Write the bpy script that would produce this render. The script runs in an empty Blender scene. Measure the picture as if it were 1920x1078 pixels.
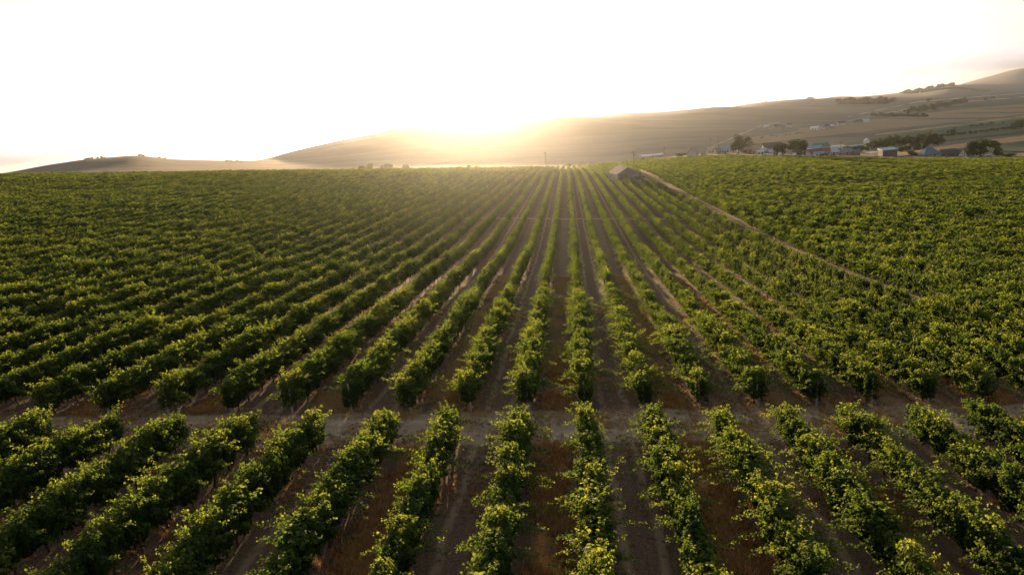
import bpy, bmesh, math, random
import numpy as np
from mathutils import Vector, Matrix
random.seed(7); rng = np.random.default_rng(7)
S = bpy.context.scene; COL = S.collection
# ------------------------------------------------------------------ camera
F = 1280.0; CX, CY = 960.0, 539.0; HC = 20.0
def yh(x): return 317.0 - 0.0963*x              # true horizon in photo pixels
def ray(x, y): return np.array([(x-CX)/F, (CY-y)/F, -1.0])
_n = np.cross(ray(1920, yh(1920)), ray(0, yh(0))); _n /= np.linalg.norm(_n)
if _n[1] < 0: _n = -_n
_w = ray(1065, 300); _yw = _w - _w.dot(_n)*_n; _yw /= np.linalg.norm(_yw); _xw = np.cross(_yw, _n)
RM = np.array([_xw, _yw, _n])                    # camera -> world
RGT, UP, FWD = RM[:, 0], RM[:, 1], -RM[:, 2]
CAMP = np.array([0.0, 0.0, HC])
cam = bpy.data.objects.new('camera', bpy.data.cameras.new('camera')); COL.objects.link(cam)
cam.matrix_world = Matrix([[*RM[0], 0], [*RM[1], 0], [*RM[2], HC], [0, 0, 0, 1]])
cam.data.sensor_width = 36; cam.data.lens = 24.0; cam.data.clip_start = 0.1; cam.data.clip_end = 60000
S.camera = cam
# ------------------------------------------------------------------ light
SUNPX = (885, 172)
_s = RM @ ray(*SUNPX); _s /= np.linalg.norm(_s)
SUN_EL = math.asin(_s[2]); SUN_AZ = math.atan2(_s[0], _s[1])
w = bpy.data.worlds.new('World'); S.world = w; w.use_nodes = True
nt = w.node_tree; bg = nt.nodes['Background']
sky = nt.nodes.new('ShaderNodeTexSky'); sky.sky_type = 'NISHITA'; sky.sun_disc = False
sky.sun_elevation = SUN_EL; sky.sun_rotation = SUN_AZ
sky.air_density = 1.0; sky.dust_density = 2.0; sky.ozone_density = 1.0
hs = nt.nodes.new('ShaderNodeHueSaturation'); hs.inputs['Saturation'].default_value = 0.28; hs.inputs['Value'].default_value = 1.0
nt.links.new(sky.outputs[0], hs.inputs['Color']); tc = nt.nodes.new('ShaderNodeTexCoord'); mp = nt.nodes.new('ShaderNodeMapping'); mp.inputs['Scale'].default_value = (2.2, 2.2, 9); mp.inputs['Rotation'].default_value = (0.06, .1, 0)
cn = nt.nodes.new('ShaderNodeTexNoise'); cn.inputs['Scale'].default_value = 1.6; cn.inputs['Detail'].default_value = 6; cr_ = nt.nodes.new('ShaderNodeMapRange'); cr_.inputs[1].default_value = .5; cr_.inputs[2].default_value = .72; cr_.inputs[4].default_value = .5
cm = nt.nodes.new('ShaderNodeMix'); cm.data_type = 'RGBA'; nt.links.new(tc.outputs['Generated'], mp.inputs[0]); nt.links.new(mp.outputs[0], cn.inputs[0]); nt.links.new(cn.outputs[0], cr_.inputs[0]); nt.links.new(cr_.outputs[0], cm.inputs[0])
nt.links.new(hs.outputs[0], cm.inputs[6]); cm.inputs[7].default_value = (4.2, 4.1, 4.2, 1); nt.links.new(cm.outputs[2], bg.inputs[0]); bg.inputs[1].default_value = 0.105
sun = bpy.data.objects.new('sun', bpy.data.lights.new('sun', 'SUN')); COL.objects.link(sun)
sun.data.energy = 5.0; sun.data.angle = math.radians(0.5); sun.data.color = (1.0, 0.65, 0.34)
sun.rotation_euler = Vector(_s).to_track_quat('Z', 'Y').to_euler()
S.view_settings.view_transform = 'Standard'; S.view_settings.look = 'None'
S.view_settings.gamma = 1; S.view_settings.exposure = 1.64
S.cycles.volume_bounces = 0; S.cycles.max_bounces = 8; S.cycles.transmission_bounces = 6
S.cycles.diffuse_bounces = 4; S.cycles.sample_clamp_indirect = 6
# ------------------------------------------------------------------ terrain
KD = np.array([0., 30, 60, 100, 135, 200, 267, 350, 430, 500, 600, 900, 1300, 1800, 2600, 4500, 7000, 14000])
#        135  200  267  350  430  500  600  900  1300 1800 2600 4500 7000 14000   (image y of the ground at each depth)
COLS = {
 -500: (415, 374, 352, 345, 352, 366, 374, 382, 390, 400, 402, 398, 390, 385),
    0: (413, 368, 343, 333, 336, 345, 340, 326, 345, 358, 358, 346, 338, 332),
  100: (413, 367, 341, 331, 333, 338, 330, 308, 325, 345, 350, 340, 330, 325),
  170: (413, 366, 340, 331, 332, 334, 325, 298, 315, 335, 340, 330, 322, 318),
  240: (413, 366, 339, 330, 330, 331, 321, 292, 310, 330, 330, 322, 315, 310),
  330: (413, 365, 338, 329, 328, 328, 320, 299, 312, 325, 325, 318, 312, 308),
  460: (412, 364, 337, 327, 325, 326, 320, 303, 305, 322, 325, 318, 312, 308),
  560: (412, 363, 336, 326, 324, 323, 317, 302, 281, 300, 320, 315, 310, 306),
  640: (412, 362, 335, 325, 322, 320, 314, 295, 263, 282, 300, 300, 300, 300),
  700: (412, 362, 334, 324, 321, 318, 312, 288, 251, 270, 290, 295, 295, 295),
  760: (412, 361, 334, 323, 320, 317, 310, 280, 238, 258, 280, 290, 290, 290),
  880: (412, 361, 333, 322, 319, 315, 307, 275, 234, 250, 275, 285, 285, 285),
 1000: (412, 360, 333, 321, 317, 313, 304, 270, 225, 240, 265, 280, 280, 280),
 1060: (412, 360, 333, 320, 316, 312, 303, 268, 219, 232, 260, 275, 275, 275),
 1160: (411, 358, 329, 315, 308, 307, 300, 262, 222, 213, 235, 260, 260, 260),
 1250: (411, 357, 325, 310, 300, 297, 287, 256, 226, 209, 225, 240, 240, 240),
 1330: (410, 356, 323, 306, 294, 289, 282, 253, 226, 202, 208, 225, 228, 228),
 1430: (410, 355, 322, 305, 294, 289, 280, 251, 228, 206, 192, 205, 210, 210),
 1510: (410, 355, 322, 305, 296, 290, 280, 251, 229, 208, 186, 198, 200, 200),
 1560: (410, 355, 322, 305, 297, 290, 280, 251, 229, 208, 187, 182, 190, 195),
 1620: (410, 355, 322, 306, 298, 290, 280, 251, 228, 207, 186, 181, 185, 188),
 1700: (410, 355, 322, 306, 298, 290, 280, 250, 226, 204, 184, 174, 172, 178),
 1780: (410, 355, 322, 306, 298, 290, 280, 248, 223, 201, 181, 161, 163, 168),
 1850: (410, 355, 322, 306, 299, 290, 280, 246, 220, 198, 180, 168, 145, 158),
 1920: (410, 355, 322, 306, 299, 290, 278, 243, 217, 195, 178, 164, 128, 148),
 2400: (410, 355, 322, 306, 299, 289, 272, 235, 208, 180, 160, 140, 95, 110),
}
XK = np.array(sorted(COLS), float)
XS = np.arange(-500, 2401, 10.0)
_H = np.zeros((len(XK), len(KD)))
for i, x in enumerate(XK):
    for j, D in enumerate(KD):
        if D <= 100: _H[i, j] = (300-yh(x))*D/F + 13.0
        else: _H[i, j] = (COLS[int(x)][j-4]-yh(x))*D/F
def pchip_slopes(X, Y):                          # Y (..., n)
    h = np.diff(X); d = np.diff(Y, axis=-1)/h
    m = np.zeros_like(Y)
    w1 = 2*h[1:]+h[:-1]; w2 = h[1:]+2*h[:-1]
    a, b = d[..., :-1], d[..., 1:]
    ok = a*b > 0
    m[..., 1:-1] = np.where(ok, (w1+w2)/(w1/np.where(ok, a, 1)+w2/np.where(ok, b, 1)), 0)
    m[..., 0] = d[..., 0]; m[..., -1] = d[..., -1]
    return m
def pchip(X, Y, M, q):
    i = np.clip(np.searchsorted(X, q, side='right')-1, 0, len(X)-2)
    h = X[i+1]-X[i]; t = (q-X[i])/h
    return i, h, t
def herm(y0, y1, m0, m1, h, t):
    return (2*t**3-3*t**2+1)*y0+(t**3-2*t**2+t)*h*m0+(-2*t**3+3*t**2)*y1+(t**3-t**2)*h*m1
_Mx = pchip_slopes(XK, _H.T)                     # interpolate across x first
HS = np.zeros((len(XS), len(KD)))
ii, hh, tt = pchip(XK, None, None, XS)
for j in range(len(KD)):
    HS[:, j] = herm(_H[ii, j], _H[ii+1, j], _Mx[j, ii], _Mx[j, ii+1], hh, tt)
MS = pchip_slopes(KD, HS); MS[:, 1] = (HS[:, 1]-HS[:, 0])/30.; MS[:, 2] = (HS[:, 2]-HS[:, 1])/30.; MS[:, 0] = MS[:, 1]
def drop(x, D):
    x = np.clip(x, -499, 2399); fx = (x+500)/10.0; ix = np.clip(fx.astype(int), 0, len(XS)-2); tx = fx-ix
    i, h, t = pchip(KD, None, None, np.clip(D, 0, 13999))
    a = herm(HS[ix, i], HS[ix, i+1], MS[ix, i], MS[ix, i+1], h, t)
    b = herm(HS[ix+1, i], HS[ix+1, i+1], MS[ix+1, i], MS[ix+1, i+1], h, t)
    return a*(1-tx)+b*tx
def ygr(x, D): return yh(np.clip(x, -499, 2399)) + drop(x, D)*F/np.maximum(D, 1e-3)
def zplane(X, Y):
    # image y = 300 + 13F/D  ->  up = -((300-539)/F*D + 13)
    c = -(300-539)/F
    # p.UP - c*p.FWD = -13
    k = UP - c*FWD
    return (-13.0 - k[0]*X - k[1]*Y)/k[2] + HC
def zfar(X, Y):
    z = np.full(X.shape, HC-20.0)
    for _ in range(9):
        D = np.maximum(X*FWD[0]+Y*FWD[1]+(z-HC)*FWD[2], 1.0)
        px = CX+F*(X*RGT[0]+Y*RGT[1]+(z-HC)*RGT[2])/D
        tgt = -(ygr(px, D)-CY)/F*D
        cur = X*UP[0]+Y*UP[1]+(z-HC)*UP[2]
        z = z+(tgt-cur)/UP[2]
    return z
AZC = math.atan2(FWD[0], FWD[1])
def ground_z(X, Y):
    X = np.asarray(X, float); Y = np.asarray(Y, float); sh = X.shape; X = X.ravel(); Y = Y.ravel()
    r = np.hypot(X, Y)+1e-6; az = np.arctan2(X, Y)-AZC; az = (az+math.pi) % (2*math.pi)-math.pi
    lim = math.radians(50); cz = np.clip(az, -lim, lim)+AZC
    zf = zfar(np.where(np.abs(az) > lim, r*np.sin(cz), X), np.where(np.abs(az) > lim, r*np.cos(cz), Y))
    zp = zplane(X, Y)
    t = np.clip((r-60)/90, 0, 1)
    near = (np.abs(az) > lim)
    z = np.where(near, zp*(1-t)+zf*t, zf)
    D = X*FWD[0]+Y*FWD[1]
    z = np.where(r < 28, zp, z)
    return z.reshape(sh)
def gz(x, y): return float(ground_z(np.array([x]), np.array([y]))[0])
DS = np.geomspace(14, 13000, 5000)
def px2g(x, y, dmin=0):
    yy = ygr(np.full(DS.shape, float(x)), DS)
    k = np.where((yy <= y) & (DS >= dmin))[0]
    D = DS[k[0]] if len(k) else DS[-1]
    p = RM @ (ray(x, y)*D); return np.array([p[0], p[1], p[2]+HC])
def at(x, D):                                    # ground point in image column x at depth D
    y = float(ygr(np.array([float(x)]), np.array([float(D)]))[0]); p = RM @ (ray(x, y)*D)
    return np.array([p[0], p[1], p[2]+HC])
def proj(P):
    P = np.asarray(P, float)-CAMP; D = P@FWD; Ds = np.where(np.abs(D) < 1e-3, 1e-3, D)
    return CX+F*(P@RGT)/Ds, CY-F*(P@UP)/Ds, D
# ------------------------------------------------------------------ helpers
def tag(o, label=None, cat=None, group=None, kind=None):
    if label: o['label'] = label
    if cat: o['category'] = cat
    if group: o['group'] = group
    if kind: o['kind'] = kind
    return o
def link(name, me, parent=None, loc=None):
    o = bpy.data.objects.new(name, me); COL.objects.link(o)
    if parent: o.parent = parent
    if loc is not None: o.location = loc
    return o
def empty(name, loc, rz=0):
    o = bpy.data.objects.new(name, None); COL.objects.link(o); o.location = loc; o.rotation_euler = (0, 0, rz)
    o.empty_display_size = .3; return o
def np_mesh(name, V, quads=None, tris=None, mats=(), smooth=False, midx=None, attrs=None):
    me = bpy.data.meshes.new(name); me.vertices.add(len(V)); me.vertices.foreach_set('co', np.asarray(V, np.float32).ravel())
    fl = []; st = []; tot = 0
    if quads is not None and len(quads): fl.append(np.asarray(quads).ravel()); st.append(np.arange(len(quads))*4); tot = 4*len(quads)
    if tris is not None and len(tris): fl.append(np.asarray(tris).ravel()); st.append(tot+np.arange(len(tris))*3)
    if fl:
        fl = np.concatenate(fl).astype(np.int32); st = np.concatenate(st).astype(np.int32)
        me.loops.add(len(fl)); me.loops.foreach_set('vertex_index', fl)
        me.polygons.add(len(st)); me.polygons.foreach_set('loop_start', st)
        if midx is not None: me.polygons.foreach_set('material_index', np.asarray(midx, np.int32))
        me.polygons.foreach_set('use_smooth', np.full(len(st), smooth))
    for m in mats: me.materials.append(m)
    me.update(calc_edges=True)
    for k, (typ, dom, arr) in (attrs or {}).items():
        a = me.attributes.new(k, typ, dom); arr = np.asarray(arr)
        a.data.foreach_set('vector' if typ == 'FLOAT_VECTOR' else 'value', arr.ravel())
    return me
class MB:                                        # small polygon collector
    def __init__(s): s.v = []; s.f = []
    def add(s, v, f):
        n = len(s.v); s.v += [tuple(p) for p in v]; s.f += [tuple(i+n for i in q) for q in f]; return s
    def box(s, a, b, taper=0):
        (x0, y0, z0), (x1, y1, z1) = a, b; t = taper
        return s.add([(x0, y0, z0), (x1, y0, z0), (x1, y1, z0), (x0, y1, z0), (x0+t, y0+t, z1), (x1-t, y0+t, z1), (x1-t, y1-t, z1), (x0+t, y1-t, z1)],
              [(0, 3, 2, 1), (4, 5, 6, 7), (0, 1, 5, 4), (1, 2, 6, 5), (2, 3, 7, 6), (3, 0, 4, 7)])
    def tube(s, pts, rad, n=6):
        pts = [Vector(p) for p in pts]; rings = []
        for i, p in enumerate(pts):
            t = (pts[min(i+1, len(pts)-1)]-pts[max(i-1, 0)]).normalized()
            a = t.orthogonal().normalized() if abs(t.z) < .9 else (t.cross(Vector((0, 1, 0)))).normalized()
            if i == 0: a0 = a
            a = (a0-t*a0.dot(t)).normalized(); b = t.cross(a); r = rad[i] if hasattr(rad, '__len__') else rad
            rings.append([p+(a*math.cos(q)+b*math.sin(q))*r for q in [2*math.pi*k/n for k in range(n)]])
        v = [q for r in rings for q in r]; f = []
        for i in range(len(pts)-1):
            for k in range(n): f.append((i*n+k, i*n+(k+1) % n, (i+1)*n+(k+1) % n, (i+1)*n+k))
        f.append(tuple(reversed(range(n)))); f.append(tuple(range((len(pts)-1)*n, len(pts)*n)))
        return s.add(v, f)
    def mesh(s, name, mat, smooth=False):
        me = bpy.data.meshes.new(name); me.from_pydata(s.v, [], s.f); me.materials.append(mat)
        if smooth: me.polygons.foreach_set('use_smooth', [True]*len(me.polygons))
        me.update(); return me
    def build(s, name, mat, parent=None, loc=None, smooth=False): return link(name, s.mesh(name, mat, smooth), parent, loc)
# ------------------------------------------------------------------ node helpers
class NT:
    def __init__(s, name):
        s.m = bpy.data.materials.new(name); s.m.use_nodes = True; s.t = s.m.node_tree; s.b = s.t.nodes['Principled BSDF']; s.out = s.t.nodes['Material Output']
        s.m.displacement_method = 'BUMP'
    def n(s, typ, **kw):
        o = s.t.nodes.new(typ)
        for k, v in kw.items(): setattr(o, k, v)
        return o
    def l(s, a, b): s.t.links.new(a, b)
    def put(s, sock, v):
        if hasattr(v, 'links') or isinstance(v, bpy.types.NodeSocket): s.l(v, sock)
        else: sock.default_value = v
    def math(s, op, a, b=0.0, c=None, clamp=False):
        o = s.n('ShaderNodeMath', operation=op, use_clamp=clamp); s.put(o.inputs[0], a); s.put(o.inputs[1], b)
        if c is not None: s.put(o.inputs[2], c)
        return o.outputs[0]
    def sm(s, x, a, b): # smoothstep 0..1 between a,b
        o = s.n('ShaderNodeMapRange', interpolation_type='SMOOTHSTEP'); s.put(o.inputs[0], x); s.put(o.inputs[1], a); s.put(o.inputs[2], b); return o.outputs[0]
    def mix(s, f, a, b, blend='MIX'):
        o = s.n('ShaderNodeMix', data_type='RGBA', blend_type=blend); s.put(o.inputs[0], f)
        s.put(o.inputs[6], a if not isinstance(a, tuple) else (*a, 1)); s.put(o.inputs[7], b if not isinstance(b, tuple) else (*b, 1)); return o.outputs[2]
    def noise(s, scale, detail=4, vec=None, rough=.55, out=0):
        o = s.n('ShaderNodeTexNoise'); o.inputs['Scale'].default_value = scale; o.inputs['Detail'].default_value = detail; o.inputs['Roughness'].default_value = rough
        if vec is not None: s.l(vec, o.inputs['Vector'])
        return o.outputs[out]
    def pos(s): return s.n('ShaderNodeNewGeometry').outputs['Position']
    def obj(s): return s.n('ShaderNodeTexCoord').outputs['Object']
    def mapv(s, v, scale=(1, 1, 1), rot=(0, 0, 0)):
        o = s.n('ShaderNodeMapping'); s.l(v, o.inputs[0]); o.inputs['Scale'].default_value = scale; o.inputs['Rotation'].default_value = rot; return o.outputs[0]
    def attr(s, name): return s.n('ShaderNodeAttribute', attribute_name=name).outputs['Fac']
    def ramp(s, f, stops):
        o = s.n('ShaderNodeValToRGB'); s.l(f, o.inputs[0]); e = o.color_ramp.elements
        while len(e) < len(stops): e.new(.5)
        for q, (p, c) in zip(e, stops): q.position = p; q.color = (*c, 1)
        return o.outputs[0]
    def bump(s, h, st=.5, dist=.05):
        o = s.n('ShaderNodeBump'); o.inputs['Strength'].default_value = st; o.inputs['Distance'].default_value = dist; s.l(h, o.inputs['Height']); s.l(o.outputs[0], s.b.inputs['Normal']); return o
    def fin(s, col=None, rough=.8, spec=.3):
        if col is not None: s.put(s.b.inputs['Base Color'], (*col, 1) if isinstance(col, tuple) else col)
        s.put(s.b.inputs['Roughness'], rough); s.put(s.b.inputs['Specular IOR Level'], spec); return s.m
def plain(name, c, rough=.8, var=.25, scale=3, bump=0, spec=.3, metal=0, streak=(1, 1, 1)):
    g = NT(name); v = g.mapv(g.obj(), streak); n = g.noise(scale, 5, v)
    k = g.math('MULTIPLY_ADD', n, 2*var, 1-var)
    col = g.mix(1.0, c, g.n('ShaderNodeCombineColor').outputs[0], 'MULTIPLY')
    cc = col.node; comb = [x.from_node for x in cc.inputs[7].links][0]
    for i in range(3): g.l(k, comb.inputs[i])
    if bump: g.bump(n, bump, .03)
    g.b.inputs['Metallic'].default_value = metal
    return g.fin(col, rough, spec)
def leaf_mat(name, stops, tstops, tw=.45, rough=.45, spec=.35, big=.3):
    g = NT(name); lv = g.attr('lv')
    oi = g.n('ShaderNodeObjectInfo').outputs['Random']
    p = g.noise(.35, 3, g.pos())
    f = g.math('ADD', g.math('MULTIPLY_ADD', g.math('SUBTRACT', p, .5), big*1.6, lv), g.math('MULTIPLY', g.math('SUBTRACT', oi, .5), big), clamp=True)
    c = g.ramp(f, stops); tc = g.ramp(f, tstops)
    tr = g.n('ShaderNodeBsdfTranslucent'); g.l(tc, tr.inputs[0])
    g.fin(c, rough, spec)
    mx = g.n('ShaderNodeMixShader'); mx.inputs[0].default_value = tw; g.l(g.b.outputs[0], mx.inputs[1]); g.l(tr.outputs[0], mx.inputs[2]); g.l(mx.outputs[0], g.out.inputs[0])
    return g.m
M = {}
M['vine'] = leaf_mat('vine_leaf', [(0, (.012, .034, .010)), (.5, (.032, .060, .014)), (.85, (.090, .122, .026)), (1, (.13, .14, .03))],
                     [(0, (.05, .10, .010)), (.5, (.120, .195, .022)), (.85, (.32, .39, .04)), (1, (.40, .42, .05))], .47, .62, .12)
M['bark'] = plain('vine_bark', (.10, .065, .045), .95, .4, 12, .6)
M['concrete'] = plain('post_concrete', (.33, .32, .30), .9, .25, 9, .3)
M['tree'] = leaf_mat('tree_leaf', [(0, (.018, .035, .010)), (.5, (.035, .065, .015)), (1, (.08, .11, .025))],
                     [(0, (.03, .06, .01)), (.5, (.06, .11, .015)), (1, (.14, .18, .03))], .2, .7, .15)
M['tbark'] = plain('tree_bark', (.12, .09, .07), .95, .3, 2)
M['grass'] = leaf_mat('dry_grass_blade', [(0, (.30, .15, .05)), (.4, (.52, .25, .07)), (.62, (.50, .33, .15)), (.9, (.44, .34, .20)), (1, (.20, .20, .06))],
                      [(0, (.20, .09, .03)), (.4, (.42, .17, .04)), (.62, (.46, .30, .12)), (.9, (.55, .42, .22)), (1, (.22, .24, .05))], .4, .7, .2, .25)
M['litter'] = leaf_mat('fallen_leaf_litter', [(0, (.20, .07, .03)), (.5, (.34, .11, .05)), (1, (.42, .27, .15))],
                       [(0, (.2, .07, .03)), (.5, (.3, .1, .04)), (1, (.4, .25, .12))], .2, .7, .3, .1)
# ------------------------------------------------------------------ vineyard layout
X0 = 0.0; SP = 3.0
H1A, H1B = 28.9, 32.9                             # foreground cross track (world Y at X=0), measured below
H1S = 0.114
VEND = 425.0
def vine_front(X): return 1e9
TRACK = (31.9, 35.2)
# ------------------------------------------------------------------ ground material
def ground_material():
    g = NT('vineyard_soil_and_dry_hill_grass')
    P = g.pos(); sx = g.n('ShaderNodeSeparateXYZ'); g.l(P, sx.inputs[0]); X, Y = sx.outputs[0], sx.outputs[1]
    wob = g.math('MULTIPLY', g.math('SUBTRACT', g.noise(.35, 3, P), .5), .7)
    xw = g.math('ADD', X, wob)
    cell = g.math('DIVIDE', g.math('SUBTRACT', xw, X0-SP/2), 2*SP)           # 0..1 over two rows; row lines at .25 and .75
    fr = g.math('FRACT', cell)
    # interrow centred at 0 / 1 (between rows -1 and 0) carries grass; the one at .5 is tilled
    dG = g.math('MULTIPLY', g.math('MINIMUM', fr, g.math('SUBTRACT', 1.0, fr)), 2*SP)   # metres from grass strip centre
    dT = g.math('SUBTRACT', SP, dG)                                                     # metres from tilled centre
    n1 = g.noise(1.7, 5, P); n2 = g.noise(14, 4, P, .65); n3 = g.noise(.12, 3, P); n4 = g.noise(60, 3, P, .7)
    soil = g.ramp(n2, [(.28, (.065, .045, .035)), (.5, (.150, .100, .066)), (.72, (.29, .21, .14))])
    # dry crusted soil near wheel tracks
    tr = g.math('ABSOLUTE', g.math('SUBTRACT', dT, .62)); trk = g.math('SUBTRACT', 1.0, g.sm(tr, .06, .24))
    tr2 = g.math('ABSOLUTE', g.math('SUBTRACT', dG, .95)); trk2 = g.math('SUBTRACT', 1.0, g.sm(tr2, .1, .4))
    crust = g.mix(n1, (.21, .15, .10), (.37, .28, .19))
    c = g.mix(g.math('MULTIPLY', trk, g.sm(n1, .2, .5)), soil, crust)
    c = g.mix(g.math('MULTIPLY', trk2, .55), c, g.mix(n1, (.07, .052, .042), (.14, .10, .08)))
    gr = g.math('MULTIPLY', g.math('SUBTRACT', 1.0, g.sm(g.math('ADD', dG, g.math('MULTIPLY', g.math('SUBTRACT', n1, .5), 1.2)), .3, .9)), g.sm(g.math('ADD', n1, g.math('MULTIPLY', n3, .6)), .62, .85))
    rust = g.ramp(n2, [(.3, (.20, .095, .035)), (.5, (.46, .23, .07)), (.72, (.52, .35, .15))])
    farf = g.sm(g.math('ADD', Y, g.math('MULTIPLY', g.math('SUBTRACT', n3, .5), 60)), 22, 46); farf = g.math('MAXIMUM', farf, g.math('MULTIPLY', g.sm(g.math('ABSOLUTE', g.math('ADD', X, 1.0)), 5.0, 9.0), .65)); rust = g.mix(farf, rust, g.mix(n1, (.13, .10, .07), (.26, .195, .12)))
    c = g.mix(gr, c, rust)
    # cross tracks (masks are vertex attributes of the sheet)
    hm = g.attr('track'); hmn = g.sm(g.math('ADD', hm, g.math('MULTIPLY', g.math('SUBTRACT', n1, .5), .6)), .35, .65)
    dry = g.mix(g.sm(n2, .35, .7), g.mix(n1, (.21, .165, .12), (.34, .27, .20)), (.42, .33, .22))
    c = g.mix(hmn, c, dry)
    cr = g.math('ABSOLUTE', g.math('SUBTRACT', g.math('ABSOLUTE', g.math('ADD', g.attr('cross'), g.math('MULTIPLY', g.math('SUBTRACT', g.noise(.5, 3, P), .5), .9))), .85))
    rut = g.math('MULTIPLY', g.math('SUBTRACT', 1.0, g.sm(cr, .12, .42)), g.math('MULTIPLY', hmn, g.sm(n1, .3, .55)))
    c = g.mix(g.math('MULTIPLY', rut, .8), c, (.46, .37, .27))
    ln = g.attr('lane'); c = g.mix(g.sm(g.math('ADD', ln, g.math('MULTIPLY', g.math('SUBTRACT', n1, .5), .8)), .3, .7), c, g.mix(g.sm(n3, .35, .6), (.055, .058, .024), (.11, .08, .04)))
    vm = g.attr('vy')
    st = g.noise(1.0, 6, g.mapv(P, (.0022, .014, .05), (0, 0, -.35)), .6)
    st2 = g.noise(1.0, 5, g.mapv(P, (.03, .03, .03)), .6)
    hill = g.ramp(st, [(.3, (.068, .064, .044)), (.5, (.112, .103, .072)), (.7, (.165, .145, .098))])
    hill = g.mix(g.math('MULTIPLY', g.sm(st2, .5, .75), .55), hill, (.075, .075, .042))
    far = g.attr('haze_blue'); hill = g.mix(far, hill, g.mix(st2, (.026, .040, .050), (.046, .062, .066)))  # blue of distance haze put into the colour of the far hills
    c = g.mix(vm, hill, c)
    h = g.math('ADD', g.math('MULTIPLY', n2, .7), g.math('ADD', g.math('MULTIPLY', n4, .25), g.math('MULTIPLY', n1, .8)))
    lug = g.n('ShaderNodeTexWave', wave_type='BANDS', bands_direction='Y'); g.l(P, lug.inputs[0]); lug.inputs['Scale'].default_value = 1.6; lug.inputs['Distortion'].default_value = 2.5; lug.inputs['Detail'].default_value = 2
    h = g.math('ADD', h, g.math('MULTIPLY', lug.outputs['Fac'], g.math('MULTIPLY', g.math('SUBTRACT', 1.0, g.sm(dT, .9, 1.2)), .08)))
    g.bump(h, .8, .08)
    return g.fin(c, .95, .15)
M['ground'] = ground_material()
def track_mask(X, Y):
    m = np.exp(-((Y-(H1A+H1B)/2-H1S*X)/2.3)**4)*((X > -60) & (X < 32))
    m = np.maximum(m, .62*np.exp(-((Y-136)/1.6)**4)*(np.abs(X) < 90))
    m = np.maximum(m, .9*np.exp(-(((X-21)/7)**4+((Y-252)/14.)**4)))
    return m
def lane_mask(X, Y): return np.exp(-((X-np.interp(Y, [55, 70, 140, 240], [29.7, 29.9, 29.1, 28.6]))/np.interp(Y, [60, 240], [.85, 1.5]))**4)*np.clip((Y-50)/25, 0, 1)*(Y < 300)
def vine_end(X):                                   # far edge of the vineyard (world Y)
    return np.interp(X, [-400, -200, -100, 0, 60, 400], [352, 362, 395, 425, 425, 412])
def build_ground():
    r = np.concatenate([[0.5, 2, 4, 6], np.geomspace(8, 13500, 640)])
    a = np.radians(np.concatenate([np.arange(-44, 44.01, .22), np.arange(50, 316, 6)])); a = a+AZC
    R, A = np.meshgrid(r, a, indexing='ij'); X = R*np.sin(A); Y = R*np.cos(A); Z = ground_z(X, Y)
    # small natural roll of the ground
    Z += .05*np.sin(X*.9+1.3*np.sin(Y*.31))*np.exp(-R/200)
    Z += np.clip((R-600)/800, 0, 1)*.25*(np.sin(X*.021+2*np.sin(Y*.013))+np.sin(Y*.027+X*.011))
    nr, na = R.shape; V = np.stack([X, Y, Z], -1).reshape(-1, 3)
    idx = np.arange(nr*na).reshape(nr, na); nx = np.roll(idx, -1, axis=1)
    q = np.stack([idx[:-1], idx[1:], nx[1:], nx[:-1]], -1).reshape(-1, 4)
    x, y = V[:, 0], V[:, 1]; vm = ((y < vine_end(x)+4) & (np.hypot(x, y) < 520)).astype(np.float32)
    px, py, D = proj(V)
    haze_blue = (np.clip((np.hypot(x, y)-2000)/900, 0, 1)*np.clip((px-1400)/150, 0, 1)).astype(np.float32)  # weight of the painted haze blue on far land at the right
    me = np_mesh('ground', V, q, mats=[M['ground']], smooth=True, attrs={'vy': ('FLOAT', 'POINT', vm), 'track': ('FLOAT', 'POINT', track_mask(x, y).astype(np.float32)), 'lane': ('FLOAT', 'POINT', lane_mask(x, y).astype(np.float32)), 'cross': ('FLOAT', 'POINT', (y-(H1A+H1B)/2-H1S*x).astype(np.float32)), 'haze_blue': ('FLOAT', 'POINT', haze_blue)})
    tag(link('ground', me), kind='structure')
build_ground()
# ------------------------------------------------------------------ leaves
def leaf_cloud(C, Nrm, size, tipdir=None, fold=.25, simple=False):
    """C centres (n,3), Nrm normals, size (n,) -> verts, quads.  leaf = folded lobed blade"""
    n = len(C); Nrm = Nrm/np.linalg.norm(Nrm, axis=1, keepdims=True)
    t = tipdir if tipdir is not None else rng.normal(size=(n, 3))
    t = t-(t*Nrm).sum(1, keepdims=True)*Nrm; t /= np.linalg.norm(t, axis=1, keepdims=True)+1e-9
    b = np.cross(Nrm, t); s = size[:, None]
    if simple:
        loc = [(0, -.5, 0), (.46, .02, .12), (0, .55, -.05), (-.46, .02, .12)]
        V = np.stack([C+s*(b*u+t*v+Nrm*h) for u, v, h in loc], 1).reshape(-1, 3)
        k = np.arange(n)[:, None]*4; T = np.concatenate([k+np.array([[0, 1, 2]]), k+np.array([[0, 2, 3]])])
        return V, None, T, 4
    loc = [(0, -.42, 0), (.50, -.30, fold*.5), (.44, .22, fold*.45), (0, .58, -.12), (-.44, .22, fold*.45), (-.50, -.30, fold*.5)]
    V = np.stack([C+s*(b*u+t*v+Nrm*h) for u, v, h in loc], 1).reshape(-1, 3)
    k = np.arange(n)[:, None]*6; Q = np.concatenate([k+np.array([[0, 1, 2, 3]]), k+np.array([[0, 3, 4, 5]])])
    return V, Q, None, 6
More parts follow.
